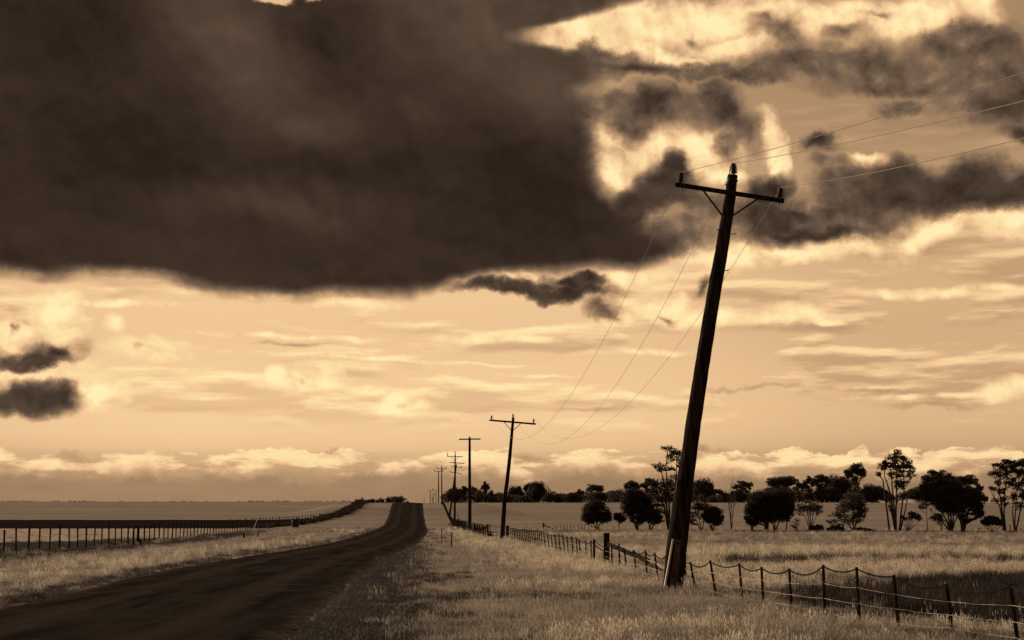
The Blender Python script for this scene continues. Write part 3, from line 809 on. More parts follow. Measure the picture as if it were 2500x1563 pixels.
while x > 1243:
    t = (1320.5 - x) / 77.0
    lean = 3.6 - 1.2 * t + random.uniform(-.8, .8)
    top = (x, 1297 - 8.5 * t + random.uniform(-1.3, 1.3)); ft = (x + lean, 1333 - 12 * t)
    near_posts.append((top, ft, 84.5 + 40 * t, 2.7))
    x -= 4.7 * (1 - .15 * t)
TOPS = []
for top, ft, Y, w in near_posts:
    T3 = at(*top, Y)
    fz = float(tz(at(*ft, Y).x, Y))
    B3 = at(*ft, Y)
    if B3.z > fz - .15:      # carry the post on into the ground along its own line
        d = (B3 - T3); k = (fz - .25 - T3.z) / d.z
        B3 = T3 + d * k
    r = w / 2 * Y / F
    m = MB(); m.tube([B3, B3.lerp(T3, .35), B3.lerp(T3, .7), T3], [r * 1.0, r * 1.05, r * .97, r * .9], 7, jitter=.07)
    m.build('post', M['post'], rf)
    TOPS.append((T3, B3))
# far run of posts up to the crest
yy = 127.0
rows = []
while yy < 326:
    c = Vector((float(rf_x(yy)), yy, 0)); c.z = float(tz(c.x, yy))
    rows.append(c); yy += 2.3
for c in rows:
    hgt = 1.05 + random.uniform(-.1, .1)
    m = MB(); m.tube([c - Vector((0, 0, .2)), c + Vector((random.uniform(-.06, .02), 0, hgt))], .05, 5, jitter=.05)
    m.build('post', M['post'], rf)
    TOPS.append((c + Vector((0, 0, hgt)), c))
# drooping top wire and plain wires
m = MB()
pts = []
for i in range(len(TOPS) - 1):
    a, b = TOPS[i][0], TOPS[i + 1][0]
    sg = min(.11, .02 + .06 * (b - a).length) * (1 if i < 30 else .3) * random.uniform(.7, 1.25)
    if a.y > 60: sg *= .55
    for k in range(6):
        t = k / 6
        pts.append(a.lerp(b, t) - Vector((0, 0, .03 + 4 * sg * t * (1 - t))))
m.tube(pts, [.016 if p.y < 70 else .022 for p in pts], 5)
m.build('top_wire', M['ropewire'], rf)
for frac, slack in ((.34, .05), (.60, .04), (.85, .05)):
    m = MB(); pts = []
    use = [t for t in TOPS if t[0].y < 130]
    for i in range(len(use) - 1):
        (a0, a1), (b0, b1) = use[i], use[i + 1]
        for k in range(5):
            t = k / 5
            p = (a0.lerp(b0, t)); hz0 = float(tz(p.x, p.y))
            z = hz0 + (p.z - hz0) * (1 - frac)
            pts.append(Vector((p.x, p.y - .04, z - slack * .25 * 4 * t * (1 - t) + random.uniform(-.006, .006))))
    m.tube(pts, .0042, 4)
    m.build('wire', M['wire'], rf)
# strainer assemblies (parts of the fence)
def strainer(px, top, ft, Y, w):
    T3 = at(px, top, Y); B3 = at(px, ft, Y); B3.z = min(B3.z, float(tz(B3.x, Y)) - .2)
    r = w / 2 * Y / F
    m = MB(); m.tube([B3, B3.lerp(T3, .5), T3 - Vector((0, 0, .05)), T3], [r * 1.03, r, r, r * .86], 12, jitter=.03)
    return m.build('strainer_post', M['post'], rf)
strainer(1481, 1301, 1376, 54.6, 14.8)
strainer(1239, 1283.5, 1314, 125.5, 8.2)
strainer(1450.5, 1316, 1370, 57.2, 5.5)
m = MB(); m.beam(at(1486, 1329, 54.4), at(1582, 1369.5, 45.0), .11, .12); m.build('stay', M['post'], rf)
m = MB(); m.tube([at(1449, 1329, 57.3), at(1460, 1338, 56.6), at(1476, 1346, 55.2)], .03, 6); m.build('stay', M['post'], rf)
m = MB(); m.tube([at(1582, 1369, 45.0), at(1600, 1374, 43.5), at(1612, 1384, 42.5), at(1625, 1392, 41.4)], .012, 5); m.build('wire', M['wire'], rf)
st = empty('stump_post', onground(1672.5, 42.5), 'short broken post standing behind the fence right of the near pole', 'post')
m = MB(); m.tube([onground(1672.5, 42.5, .2), at(1672.5, 1351, 42.5)], .035, 7, jitter=.1); m.build('post', M['post'], st)

# ------------------------------------------------------------------ left hand fence
lf = empty('wire_fence', Vector((-25.5, 75, float(tz(-25.5, 75)))), 'long straight fence of thin dark posts along the left paddock', 'fence')
lt = []
yy = 66.0
i = 0
while yy < 326:
    x = float(lf_x(yy)); z = float(tz(x, yy))
    lt.append((Vector((x, yy, z)), i)); yy += 2.25 * random.uniform(.93, 1.07) if yy < 226 else 2.8; i += 1
ltop = []
for c, i in lt:
    hh = (1.28 if i % 3 else 1.4) + random.uniform(-.07, .07)
    lean = random.uniform(-.05, .05)
    tp = c + Vector((lean, 0, hh))
    m = MB(); m.tube([c - Vector((0, 0, .2)), c.lerp(tp, .5), tp], [.05, .046, .05] if i % 3 else [.06, .055, .06], 6, jitter=.08)
    m.build('post', M['post'], lf)
    ltop.append((tp, c))
for fr in (.92, .62, .34):
    m = MB(); m.tube([c.lerp(tp, fr) for tp, c in ltop], .006, 4); m.build('wire', M['ropewire'], lf)
def small(name, label, cat, px, Y, fn, group=None):
    b = onground(px, Y)
    o = empty(name, b, label, cat, group)
    fn(o, b)
    return o
Yp = 104.0
def hoop(o, b):
    m = MB(); c = b + Vector((0, .5, 0)); w = .17
    m.tube([c + Vector((-w, 0, -.1)), c + Vector((-w, 0, 1.05)), c + Vector((-w * .5, 0, 1.28)), c + Vector((w * .4, 0, 1.3)), c + Vector((w, 0, 1.1)), c + Vector((w * .9, 0, .3))], [.07, .07, .07, .08, .09, .10], 7, jitter=.1)
    m.build('loop', M['post'], o)
small('hooped_stump', 'dark bent over stump forming a hoop beside the left fence', 'stump', 326.5, 103.5, hoop)
def stub(hh, lean, r=.07):
    def fn(o, b):
        m = MB(); m.tube([b - Vector((0, 0, .2)), b + Vector((lean, 0, hh))], [r, r * .8], 7, jitter=.12); m.build('post', M['post'], o)
    return fn
small('stub_post', 'short thick dark post tilting left in the verge, right of the hooped stump', 'post', 346, 95, stub(.55, -.10, .08))
small('stub_post', 'small dark stub in the left verge below the fence, left one of the far pair', 'post', 597, 128, stub(.42, -.08, .09))
small('stub_post', 'small upright dark stub in the left verge, right one of the far pair', 'post', 629.5, 134, stub(.5, .03, .08))
def tank(o, b):
    m = MB(); m.lathe(b - Vector((0, 0, .1)), (0, 0, 1), [(.48, 0), (.5, .05), (.5, 1.0), (.46, 1.05), (.42, 1.1)], 14); m.build('drum', M['iron'], o)
    m = MB(); m.lathe(b + Vector((0, 0, .97)), (0, 0, 1), [(.52, 0), (.52, .06)], 14); m.build('rim', M['iron'], o)
small('steel_drum', 'squat black drum standing at the end of the left fence before the hedge', 'drum', 721, 205, tank)
def branch(o, b):
    m = MB(); m.tube([b - Vector((0, 0, .1)), b + Vector((.5, 0, 1.3)), b + Vector((.7, 0, 2.3))], [.035, .03, .015], 5)
    m.tube([b + Vector((.6, 0, 1.9)), b + Vector((1.0, 0, 2.9)), b + Vector((1.5, 0, 3.4))], [.02, .015, .01], 5); m.build('branch', M['zinc'], o)
small('bare_branch', 'pale dead stick leaning over the left fence', 'branch', 616, 165, branch)

# ------------------------------------------------------------------ small things on the right verge
def stake(px, py_top, Y, r, lean=0.0):
    def fn(o, b):
        tp = at(px, py_top, Y)
        m = MB(); m.tube([b - Vector((0, 0, .2)), b.lerp(tp, .5), tp + Vector((lean, 0, 0))], [r, r * .9, r * .95], 7, jitter=.08); m.build('post', M['stake'], o)
    return fn
small('verge_stake', 'faint grey stake on the open verge, left one of the pair', 'stake', 1078.5, 93, stake(1078.5, 1292, 93, .04), 'pair of stakes on the verge')
small('verge_stake', 'thicker grey stake on the open verge, right one of the pair', 'stake', 1102, 86, stake(1102.5, 1299, 86, .055), 'pair of stakes on the verge')
def marker(o, b):
    m = MB(); tp = at(1119.5, 1261, 172); m.tube([b - Vector((0, 0, .2)), tp], .035, 6); m.build('post', M['post'], o)
    m = MB(); m.box(tp + Vector((0, 0, .12)), .10, .06, .24); m.build('reflector', M['zinc'], o)
small('guide_post', 'thin roadside guide post with a pale tip, left of the T shaped pole', 'guide post', 1120, 172, marker)
# strainer corner in the paddock behind the fence
def corner(o, b):
    m = MB(); m.tube([b - Vector((0, 0, .2)), at(1327, 1276.5, 178)], .10, 8, jitter=.05); m.build('strainer_post', M['post'], o)
    m = MB(); m.beam(at(1329, 1282, 177.8), at(1352, 1293, 176), .10, .10); m.build('stay', M['post'], o)
    for k in range(14):
        x = 1360 + k * 8.5
        p = onground(x, 177 - k * .2)
        m = MB(); m.tube([p - Vector((0, 0, .1)), p + Vector((random.uniform(-.05, .05), 0, .75))], .03, 5); m.build('post', M['post'], o)
small('corner_fence', 'low cross fence starting at a braced corner post, running right behind the tree row', 'fence', 1327, 178, corner)

# ------------------------------------------------------------------ trees
def leaf_cloud(centers, radii, n_each, size, flat=0.75):
    """small triangles scattered through lumps; returns V, F"""
    C = np.repeat(np.array(centers), n_each, axis=0)
    Rr = np.repeat(np.array(radii), n_each, axis=0)
    n = len(C)
    d = rng.normal(size=(n, 3)); d /= np.linalg.norm(d, axis=1, keepdims=True)
    r = rng.random(n)**0.45
    p = C + d * Rr * r[:, None]
    a = rng.normal(size=(n, 3)); a /= np.linalg.norm(a, axis=1, keepdims=True)
    b = np.cross(a, rng.normal(size=(n, 3))); b /= np.linalg.norm(b, axis=1, keepdims=True)
    s = size * (0.6 + 0.8 * rng.random(n))[:, None]
    V = np.stack([p - a * s * .5, p + a * s * .5, p + b * s * .75 + a * s * rng.uniform(-.3, .3, (n, 1))], 1).reshape(-1, 3)
    Fc = np.arange(3 * n).reshape(-1, 3)
    return V, Fc

def build_tree(name, label, cat, group, px, Y, crowns, stems, leaf, bark, size=.24, dens=1.0, limb=True, sub=14, lump=.34, base_py=None, stemw=5.0, depthf=.85, core=0.0):
    """crowns: (cx,cy,rx,ry) photo px ellipses; stems: lists of px points from the foot up"""
    b = onground(px, Y)
    root = empty(name, b, label, cat, group)
    ppm = F / Y
    cs, rs, ns = [], [], []
    allc = []
    for cr in crowns:
        cx, cy, rx, ry = cr[:4]
        dn = cr[4] if len(cr) > 4 else 1.0
        sb = cr[5] if len(cr) > 5 else sub
        c3 = at(cx, cy, Y)
        rx3, rz3 = rx / ppm, ry / ppm; ry3 = rx3 * depthf
        k = max(3, int(sb))
        pts = []
        while len(pts) < k:
            d = rng.normal(size=3); d /= np.linalg.norm(d)
            q = d * (rng.random()**.4) * (.80 if dn < .8 else .88)
            pts.append((c3.x + q[0] * rx3, c3.y + q[1] * ry3, c3.z + q[2] * rz3))
        lr = lump * rng.uniform(.75, 1.25, k)
        area = math.pi * rx3 * rz3
        nleaf = max(8, int(dens * dn * area * 5.0 / (size * size) / k))
        for p, l in zip(pts, lr):
            cs.append(p); rs.append((rx3 * l, ry3 * l, rz3 * l * .9)); ns.append(nleaf)
        allc += [(p, c3) for p in pts]
        if core and dn >= .8:
            cs.append(tuple(c3)); rs.append((rx3 * core, ry3 * core, rz3 * core)); ns.append(int(nleaf * k * .5))
    Vs, o = [], 0
    for c, r, n in zip(cs, rs, ns):
        v, f = leaf_cloud([c], [r], n, size)
        Vs.append(v)
    if Vs:
        V = np.concatenate(Vs)
        np_mesh('crown', V, np.arange(len(V)).reshape(-1, 3), leaf, root)
    m = MB()
    tops = []
    for st in stems:
        P3 = [at(x, y, Y + (0.0 if i == 0 else random.uniform(-.3, .3))) for i, (x, y) in enumerate(st)]
        foot = onground(st[0][0], Y); P3[0] = foot - Vector((0, 0, .3))
        w = stemw / 2 / ppm
        n = len(P3)
        path, rad = [], []
        for i in range(n - 1):
            for k in range(3):
                t = k / 3; path.append(P3[i].lerp(P3[i + 1], t) + Vector((random.uniform(-1, 1), random.uniform(-1, 1), 0)) * w * .25 * (i + k > 0)); rad.append(w * (1 - .72 * (i + t) / (n - 1)))
        path.append(P3[-1]); rad.append(w * .25)
        m.tube(path, rad, 7, jitter=.08)
        tops += [(p, r) for p, r in zip(path[2:], rad[2:])]
    if limb and tops:
        for (p, c3) in allc:
            p = Vector(p)
            # limb leaves the stem below the lump it carries
            cand = [(t, r) for t, r in tops if t.z < p.z - .1] or tops[:1]
            t, r = min(cand, key=lambda q: (q[0] - p).length + random.uniform(0, .6))
            mid = t.lerp(p, .5) + Vector((0, 0, -(p - t).length * .08)) + Vector((p.x - t.x, p.y - t.y, 0)) * .1
            m.tube([t, mid, p], [r * .55, r * .38, r * .14], 5, cap=False)
            for _ in range(2):
                q = p + Vector(rng.normal(size=3)) * (.16 * (p - t).length)
                m.tube([mid.lerp(p, .5), q], [r * .25, r * .08], 4, cap=False)
    if m.v: m.build('trunk', bark, root)
    return root

LD, LO, LF, BK, BP = M['leaf_dark'], M['leaf_open'], M['leaf_far'], M['bark'], M['barkpale']
G1 = 'trees along the paddock headland'
def ty(px): return 178.5 - (px - 1400) * 0.0155
def T1(label, px, crowns, stems, kind='dense', name=None, **kw):
    Y = ty(px)
    if kind == 'dense': args = dict(leaf=LD, bark=BK, size=.16, dens=2.4, sub=46, lump=.30, stemw=5, core=.92)
    elif kind == 'gum': args = dict(leaf=LD, bark=BK, size=.17, dens=.62, sub=12, lump=.36, stemw=6)
    else: args = dict(leaf=LO, bark=BK, size=.13, dens=.30, sub=12, lump=.45, stemw=3.2)
    args.update(kw)
    if kind == 'gum': args['dens'] *= 2.4; args['sub'] = 18; args['stemw'] *= .72; args['lump'] = .42
    if kind == 'open': args['dens'] *= 2.2
    nm = name or {'dense': 'round_tree', 'gum': 'gum_tree', 'open': 'sparse_tree'}[kind]
    return build_tree(nm, label, 'tree' if 'bush' not in nm and 'shrub' not in nm else 'bush', G1, px, Y, crowns, stems, **args)
fan = lambda x, y0, tips: [[(x, y0), ((x * .6 + tx * .4), y0 - (y0 - tyy) * .5), (tx, tyy)] for tx, tyy in tips]
T1('leftmost dense round tree of the headland row, on a short forked trunk', 1457, [(1455, 1248, 36, 28), (1438, 1262, 22, 18), (1475, 1262, 22, 17), (1458, 1232, 20, 12)], fan(1457, 1294, [(1445, 1272), (1457, 1262), (1470, 1272)]))
T1('tiny tree squeezed between the leftmost round tree and the next tall one', 1510, [(1511, 1262, 17, 12), (1517, 1268, 12, 7)], [[(1510, 1293), (1511, 1280), (1513, 1268)]], stemw=3)
T1('tall dark domed tree, third from the left end of the headland row', 1556, [(1552, 1222, 37, 30), (1535, 1238, 24, 24), (1572, 1240, 26, 26), (1550, 1204, 24, 14), (1548, 1262, 20, 14, .5), (1566, 1268, 14, 9)], [[(1556, 1295), (1557, 1275), (1556, 1240)], [(1556, 1293), (1548, 1268), (1538, 1245)]], stemw=7)
T1('dense drooping tree touching the right side of the tall domed one', 1587, [(1592, 1258, 28, 19), (1600, 1270, 22, 10), (1586, 1246, 18, 12)], fan(1587, 1295, [(1580, 1272), (1590, 1268), (1606, 1274)]))
T1('tall airy gum tree close behind the left side of the near power pole', 1637,
   [(1632, 1096, 22, 9, .8), (1650, 1108, 22, 12), (1612, 1140, 19, 13, .9), (1640, 1118, 16, 10, .7), (1660, 1132, 12, 22, .6), (1638, 1144, 14, 6, .8), (1600, 1178, 24, 12, .6), (1622, 1188, 34, 24, .75), (1650, 1180, 24, 24, .7), (1600, 1200, 22, 16, .6), (1632, 1218, 34, 14, .5), (1606, 1232, 20, 8, .25)],
   [[(1633, 1295), (1634, 1250), (1632, 1200), (1626, 1150), (1630, 1100)], [(1644, 1295), (1645, 1250), (1648, 1200), (1652, 1150), (1652, 1112)], [(1633, 1270), (1622, 1235), (1606, 1215), (1600, 1180)], [(1634, 1230), (1622, 1180), (1612, 1142)], [(1644, 1230), (1658, 1170), (1662, 1130)]], 'gum', stemw=8)
T1('leaning many stemmed tree just right of the near power pole', 1712, [(1702, 1240, 24, 13), (1715, 1234, 18, 9), (1690, 1258, 18, 12, .6), (1712, 1256, 20, 14, .4), (1683, 1272, 12, 6)], [[(1712, 1295), (1700, 1272), (1684, 1248)], [(1713, 1295), (1708, 1270), (1702, 1240)], [(1713, 1295), (1718, 1272), (1720, 1240)]], 'gum', stemw=4.5)
T1('squat ball shaped dark tree, second to the right of the near power pole', 1738, [(1742, 1258, 28, 22), (1748, 1270, 22, 15), (1736, 1245, 20, 10), (1728, 1262, 18, 14)], fan(1738, 1294, [(1728, 1275), (1738, 1272), (1752, 1278)]))
# bare forked tree
Yb = ty(1785)
b = empty('bare_tree', onground(1785, Yb), 'thin bare V shaped tree standing alone between two dark round ones', 'tree', G1)
m = MB()
for st in ([(1786, 1297), (1783, 1262), (1778, 1225), (1768, 1196)], [(1786, 1297), (1788, 1262), (1793, 1225), (1800, 1192)], [(1784, 1270), (1785, 1245), (1786, 1220), (1784, 1180)]):
    P3 = [at(x, y, Yb + random.uniform(-.4, .4)) for x, y in st]
    P3[0] = onground(1786, Yb) - Vector((0, 0, .2)) if st[0][1] > 1290 else P3[0]
    m.tube(P3, [.07, .05, .032, .012], 6)
    for k in range(16):
        a = P3[2].lerp(P3[3], random.random()) if k % 2 else P3[1].lerp(P3[2], random.uniform(.4, 1))
        e = a + Vector((random.uniform(-.9, .9), random.uniform(-.5, .5), random.uniform(.4, 1.5)))
        mid = a.lerp(e, .5) + Vector((random.uniform(-.1, .1), 0, -.06))
        m.tube([a, mid, e], [.018, .013, .006], 4, cap=False)
m.build('trunk', BK, b)
T1('huge black domed tree with two trunks, left half of the biggest dense clump', 1869, [(1852, 1232, 34, 30), (1842, 1250, 26, 26), (1868, 1252, 28, 28), (1862, 1214, 30, 14)], [[(1869, 1295), (1869, 1275), (1860, 1240)], [(1872, 1294), (1876, 1272), (1876, 1240)]], stemw=7)
T1('big black tree forming the right half of the biggest dense clump', 1892, [(1902, 1226, 38, 28), (1912, 1248, 28, 28), (1890, 1256, 26, 24), (1900, 1208, 30, 13), (1924, 1230, 18, 28)], fan(1892, 1296, [(1880, 1270), (1892, 1262), (1908, 1268)]) + [[(1918, 1296), (1921, 1280), (1926, 1262)]])
T1('low dark tree under the left edge of the big dense clump', 1836, [(1838, 1272, 19, 15), (1826, 1266, 12, 8), (1846, 1264, 14, 14)], fan(1837, 1295, [(1828, 1278), (1840, 1274)]), stemw=5)
T1('small see through shrub right of the big dense clump', 1944, [(1944, 1277, 13, 13, .55), (1940, 1286, 9, 6, .4)], fan(1944, 1296, [(1936, 1272), (1944, 1268), (1953, 1274)]), 'open', name='sparse_shrub', stemw=1.6)
T1('wine glass shaped sparse tree with thin upswept branches, right of the big clump', 1978, [(1978, 1234, 30, 14), (1962, 1240, 20, 12, .8), (1996, 1246, 16, 12, .8), (1978, 1252, 26, 14, .3), (1950, 1246, 13, 12, .5)], fan(1979, 1297, [(1955, 1240), (1966, 1232), (1978, 1228), (1990, 1234), (2001, 1244)]), 'open', dens=.55, size=.15)
T1('low black bush at the foot of the wine glass shaped tree', 1994, [(1990, 1291, 19, 8), (2000, 1289, 13, 9)], [], name='low_bush', limb=False)
T1('low wide bush left of the feathery drooping tree', 2040, [(2042, 1289, 20, 8, .8), (2030, 1293, 14, 6), (2052, 1293, 12, 5)], [], name='low_bush', limb=False)
T1('small leaning tree behind the low wide bush', 2056, [(2046, 1262, 22, 12, .9), (2030, 1274, 14, 7, .7), (2056, 1248, 18, 14, .8)], [[(2055, 1297), (2057, 1280), (2050, 1262)], [(2055, 1290), (2062, 1272), (2066, 1258)]], 'open', dens=.55)
T1('feathery drooping tree on one straight trunk, between the wine glass tree and the tallest gum', 2083, [(2078, 1226, 32, 20), (2096, 1236, 22, 18), (2062, 1240, 22, 16, .8), (2092, 1264, 22, 16, .7), (2104, 1250, 16, 20, .7), (2070, 1268, 20, 12, .5), (2084, 1212, 28, 12)], [[(2082, 1298), (2083, 1270), (2085, 1225)], [(2082, 1292), (2072, 1274), (2062, 1262)], [(2083, 1280), (2094, 1262), (2100, 1246)]], 'gum', dens=.7, leaf=LO)
T1('flat dark mound of scrub right of the feathery drooping tree', 2112, [(2108, 1294, 22, 5), (2122, 1296, 16, 4), (2098, 1293, 12, 6)], [], name='low_bush', limb=False)
T1('tallest gum tree in the row with twin trunks and a high lumpy crown', 2190,
   [(2190, 1104, 15, 8), (2180, 1118, 18, 11), (2204, 1122, 14, 12), (2157, 1138, 15, 11), (2176, 1136, 20, 12), (2214, 1134, 20, 12), (2198, 1142, 18, 12), (2226, 1148, 10, 8), (2160, 1128, 9, 8), (2176, 1158, 12, 12, .8), (2194, 1158, 14, 12, .7), (2145, 1158, 8, 7, .5), (2190, 1182, 16, 14, .6), (2206, 1178, 18, 16, .5), (2180, 1215, 18, 16, .5), (2205, 1212, 18, 14, .45), (2176, 1240, 10, 14, .25), (2225, 1160, 14, 10, .4)],
   [[(2187, 1301), (2188, 1250), (2189, 1200), (2188, 1150), (2186, 1115)], [(2195, 1301), (2200, 1255), (2206, 1212), (2208, 1165), (2206, 1128)], [(2188, 1235), (2172, 1198), (2160, 1165), (2158, 1140)], [(2189, 1210), (2178, 1180), (2176, 1150)], [(2196, 1285), (2210, 1245), (2216, 1215)], [(2172, 1198), (2155, 1172), (2146, 1158)], [(2187, 1290), (2178, 1255), (2172, 1230)]], 'gum', stemw=7, dens=.75)
T1('spiky fan shaped shrub with a dark top, at the foot of the tallest gum', 2217, [(2234, 1258, 14, 8, 1.3), (2244, 1264, 10, 8, 1.3), (2226, 1254, 10, 7, 1.2), (2206, 1264, 9, 6), (2218, 1262, 16, 10, .6)], fan(2217, 1301, [(2200, 1272), (2206, 1262), (2213, 1258), (2220, 1256), (2228, 1258), (2236, 1262), (2232, 1280), (2242, 1276), (2208, 1280)]), 'open', name='fan_shrub', leaf=LD, dens=.9, stemw=2.2)
T1('slender single stem tree with a small pale crown, right of the tallest gum', 2264, [(2256, 1234, 16, 11, .6), (2262, 1228, 12, 8, .7), (2248, 1240, 9, 8, .5)], [[(2265, 1300), (2263, 1265), (2261, 1232)]], 'open', stemw=2.6, dens=.5)
T1('very broad black tree with several spreading trunks, its crown the widest of the row', 2321, [(2290, 1200, 42, 22), (2322, 1196, 42, 24), (2308, 1222, 44, 22), (2272, 1212, 26, 16), (2340, 1220, 30, 22), (2300, 1180, 30, 14), (2300, 1244, 36, 14, .5), (2285, 1262, 20, 12, .35), (2330, 1246, 28, 14, .5), (2262, 1190, 18, 16)], fan(2321, 1301, [(2296, 1240), (2308, 1225), (2322, 1218), (2336, 1228), (2350, 1240), (2286, 1262)]) , stemw=6)
T1('dark rounded tree on a straight trunk fused to the right side of the broadest tree', 2350, [(2372, 1216, 28, 24), (2384, 1236, 18, 22), (2356, 1206, 30, 22), (2352, 1236, 22, 20), (2394, 1254, 9, 9), (2350, 1262, 18, 16, .4), (2362, 1272, 12, 8, .4), (2388, 1210, 14, 14)], [[(2350, 1301), (2350, 1268), (2352, 1230)], [(2350, 1280), (2362, 1255), (2374, 1232)], [(2350, 1270), (2342, 1250), (2338, 1232)]], stemw=7)
T1('faint wispy shrub under the left side of the broadest tree', 2298, [(2297, 1272, 11, 14, .8), (2292, 1262, 8, 8, .6)], fan(2298, 1301, [(2290, 1262), (2298, 1258), (2306, 1264)]), 'open', name='sparse_shrub', stemw=1.6, dens=.4)
T1('round low bush standing clear in front of the paddock near the right edge', 2422, [(2422, 1272, 25, 11, 1.3), (2408, 1274, 15, 10), (2438, 1276, 14, 8), (2420, 1264, 18, 6)], fan(2422, 1301, [(2402, 1284), (2412, 1278), (2422, 1276), (2434, 1280), (2446, 1284)]), name='round_bush', stemw=3)
T1('gum tree near the right edge with a slim curved trunk and thick high crown', 2455,
   [(2462, 1128, 18, 9), (2448, 1140, 18, 12), (2478, 1138, 18, 14), (2430, 1134, 10, 7), (2424, 1156, 14, 7), (2450, 1158, 18, 14), (2466, 1176, 18, 14), (2438, 1178, 12, 9, .7), (2446, 1200, 14, 10, .7), (2424, 1192, 12, 6, .4), (2430, 1222, 14, 8, .4), (2452, 1222, 14, 14, .6)],
   [[(2456, 1301), (2452, 1262), (2452, 1220), (2456, 1180), (2458, 1140)], [(2452, 1250), (2440, 1232), (2430, 1222)], [(2453, 1210), (2438, 1185), (2426, 1160)]], 'gum', stemw=6.5, dens=.85)
T1('many stemmed gum tree cut by the right edge of the picture', 2478,
   [(2492, 1130, 20, 12), (2512, 1140, 18, 14), (2490, 1156, 18, 14), (2506, 1172, 18, 14), (2486, 1188, 16, 14, .8), (2502, 1206, 20, 14, .7), (2476, 1214, 16, 14, .6), (2490, 1232, 20, 12, .5), (2474, 1144, 14, 12)],
   [[(2478, 1301), (2478, 1262), (2482, 1215), (2488, 1160)], [(2478, 1290), (2490, 1250), (2500, 1205), (2506, 1165)], [(2478, 1290), (2472, 1250), (2474, 1212)], [(2478, 1270), (2494, 1232), (2510, 1190)]], 'gum', stemw=6, dens=.8)
for px, hh, lb in ((2387, .45, 'small dark stump leaning between the broad tree and the round bush'), (2467, .8, 'jagged standing stump between the two gums at the right edge')):
    small('tree_stump', lb, 'stump', px, ty(px) - .5, stub(hh, .15 if px < 2400 else -.03, .07))

# far belt of trees beyond the rise
G2 = 'trees of the far belt beyond the rise'
def T2(label, cx, w, top, base=1226, kind='round', Y=640, name='far_tree'):
    w *= 1.32; top -= 3.0
    hh = base - top
    if kind == 'round': cr = [(cx, top + hh * .55, w / 2, hh * .48), (cx - w * .2, top + hh * .62, w * .3, hh * .32), (cx + w * .2, top + hh * .5, w * .3, hh * .34)]; dn = 1.2; sub = 10; lm = .42
    elif kind == 'gum': cr = [(cx, top + hh * .2, w * .3, hh * .18), (cx - w * .26, top + hh * .34, w * .22, hh * .15), (cx + w * .26, top + hh * .3, w * .22, hh * .16), (cx, top + hh * .5, w * .3, hh * .18, .7), (cx, top + hh * .8, w * .34, hh * .18, .8)]; dn = .95; sub = 7; lm = .42
    else: cr = [(cx, top + hh * .22, w * .48, hh * .18), (cx - w * .2, top + hh * .3, w * .3, hh * .15), (cx + w * .2, top + hh * .3, w * .3, hh * .15), (cx, top + hh * .8, w * .45, hh * .22)]; dn = 1.1; sub = 8; lm = .42
    st = [[(cx, base), (cx + random.uniform(-2, 2), top + hh * .6), (cx + random.uniform(-w * .15, w * .15), top + hh * .25)], [(cx, base - 6), (cx + w * .15, top + hh * .55), (cx + w * .22, top + hh * .35)]]
    return build_tree(name, label, 'tree', G2, cx, Y, cr, st, leaf=LF, bark=BK, size=.45, dens=dn * 3.2, sub=sub * 2, lump=lm, stemw=2.2, core=.8 if kind == 'round' else .55)
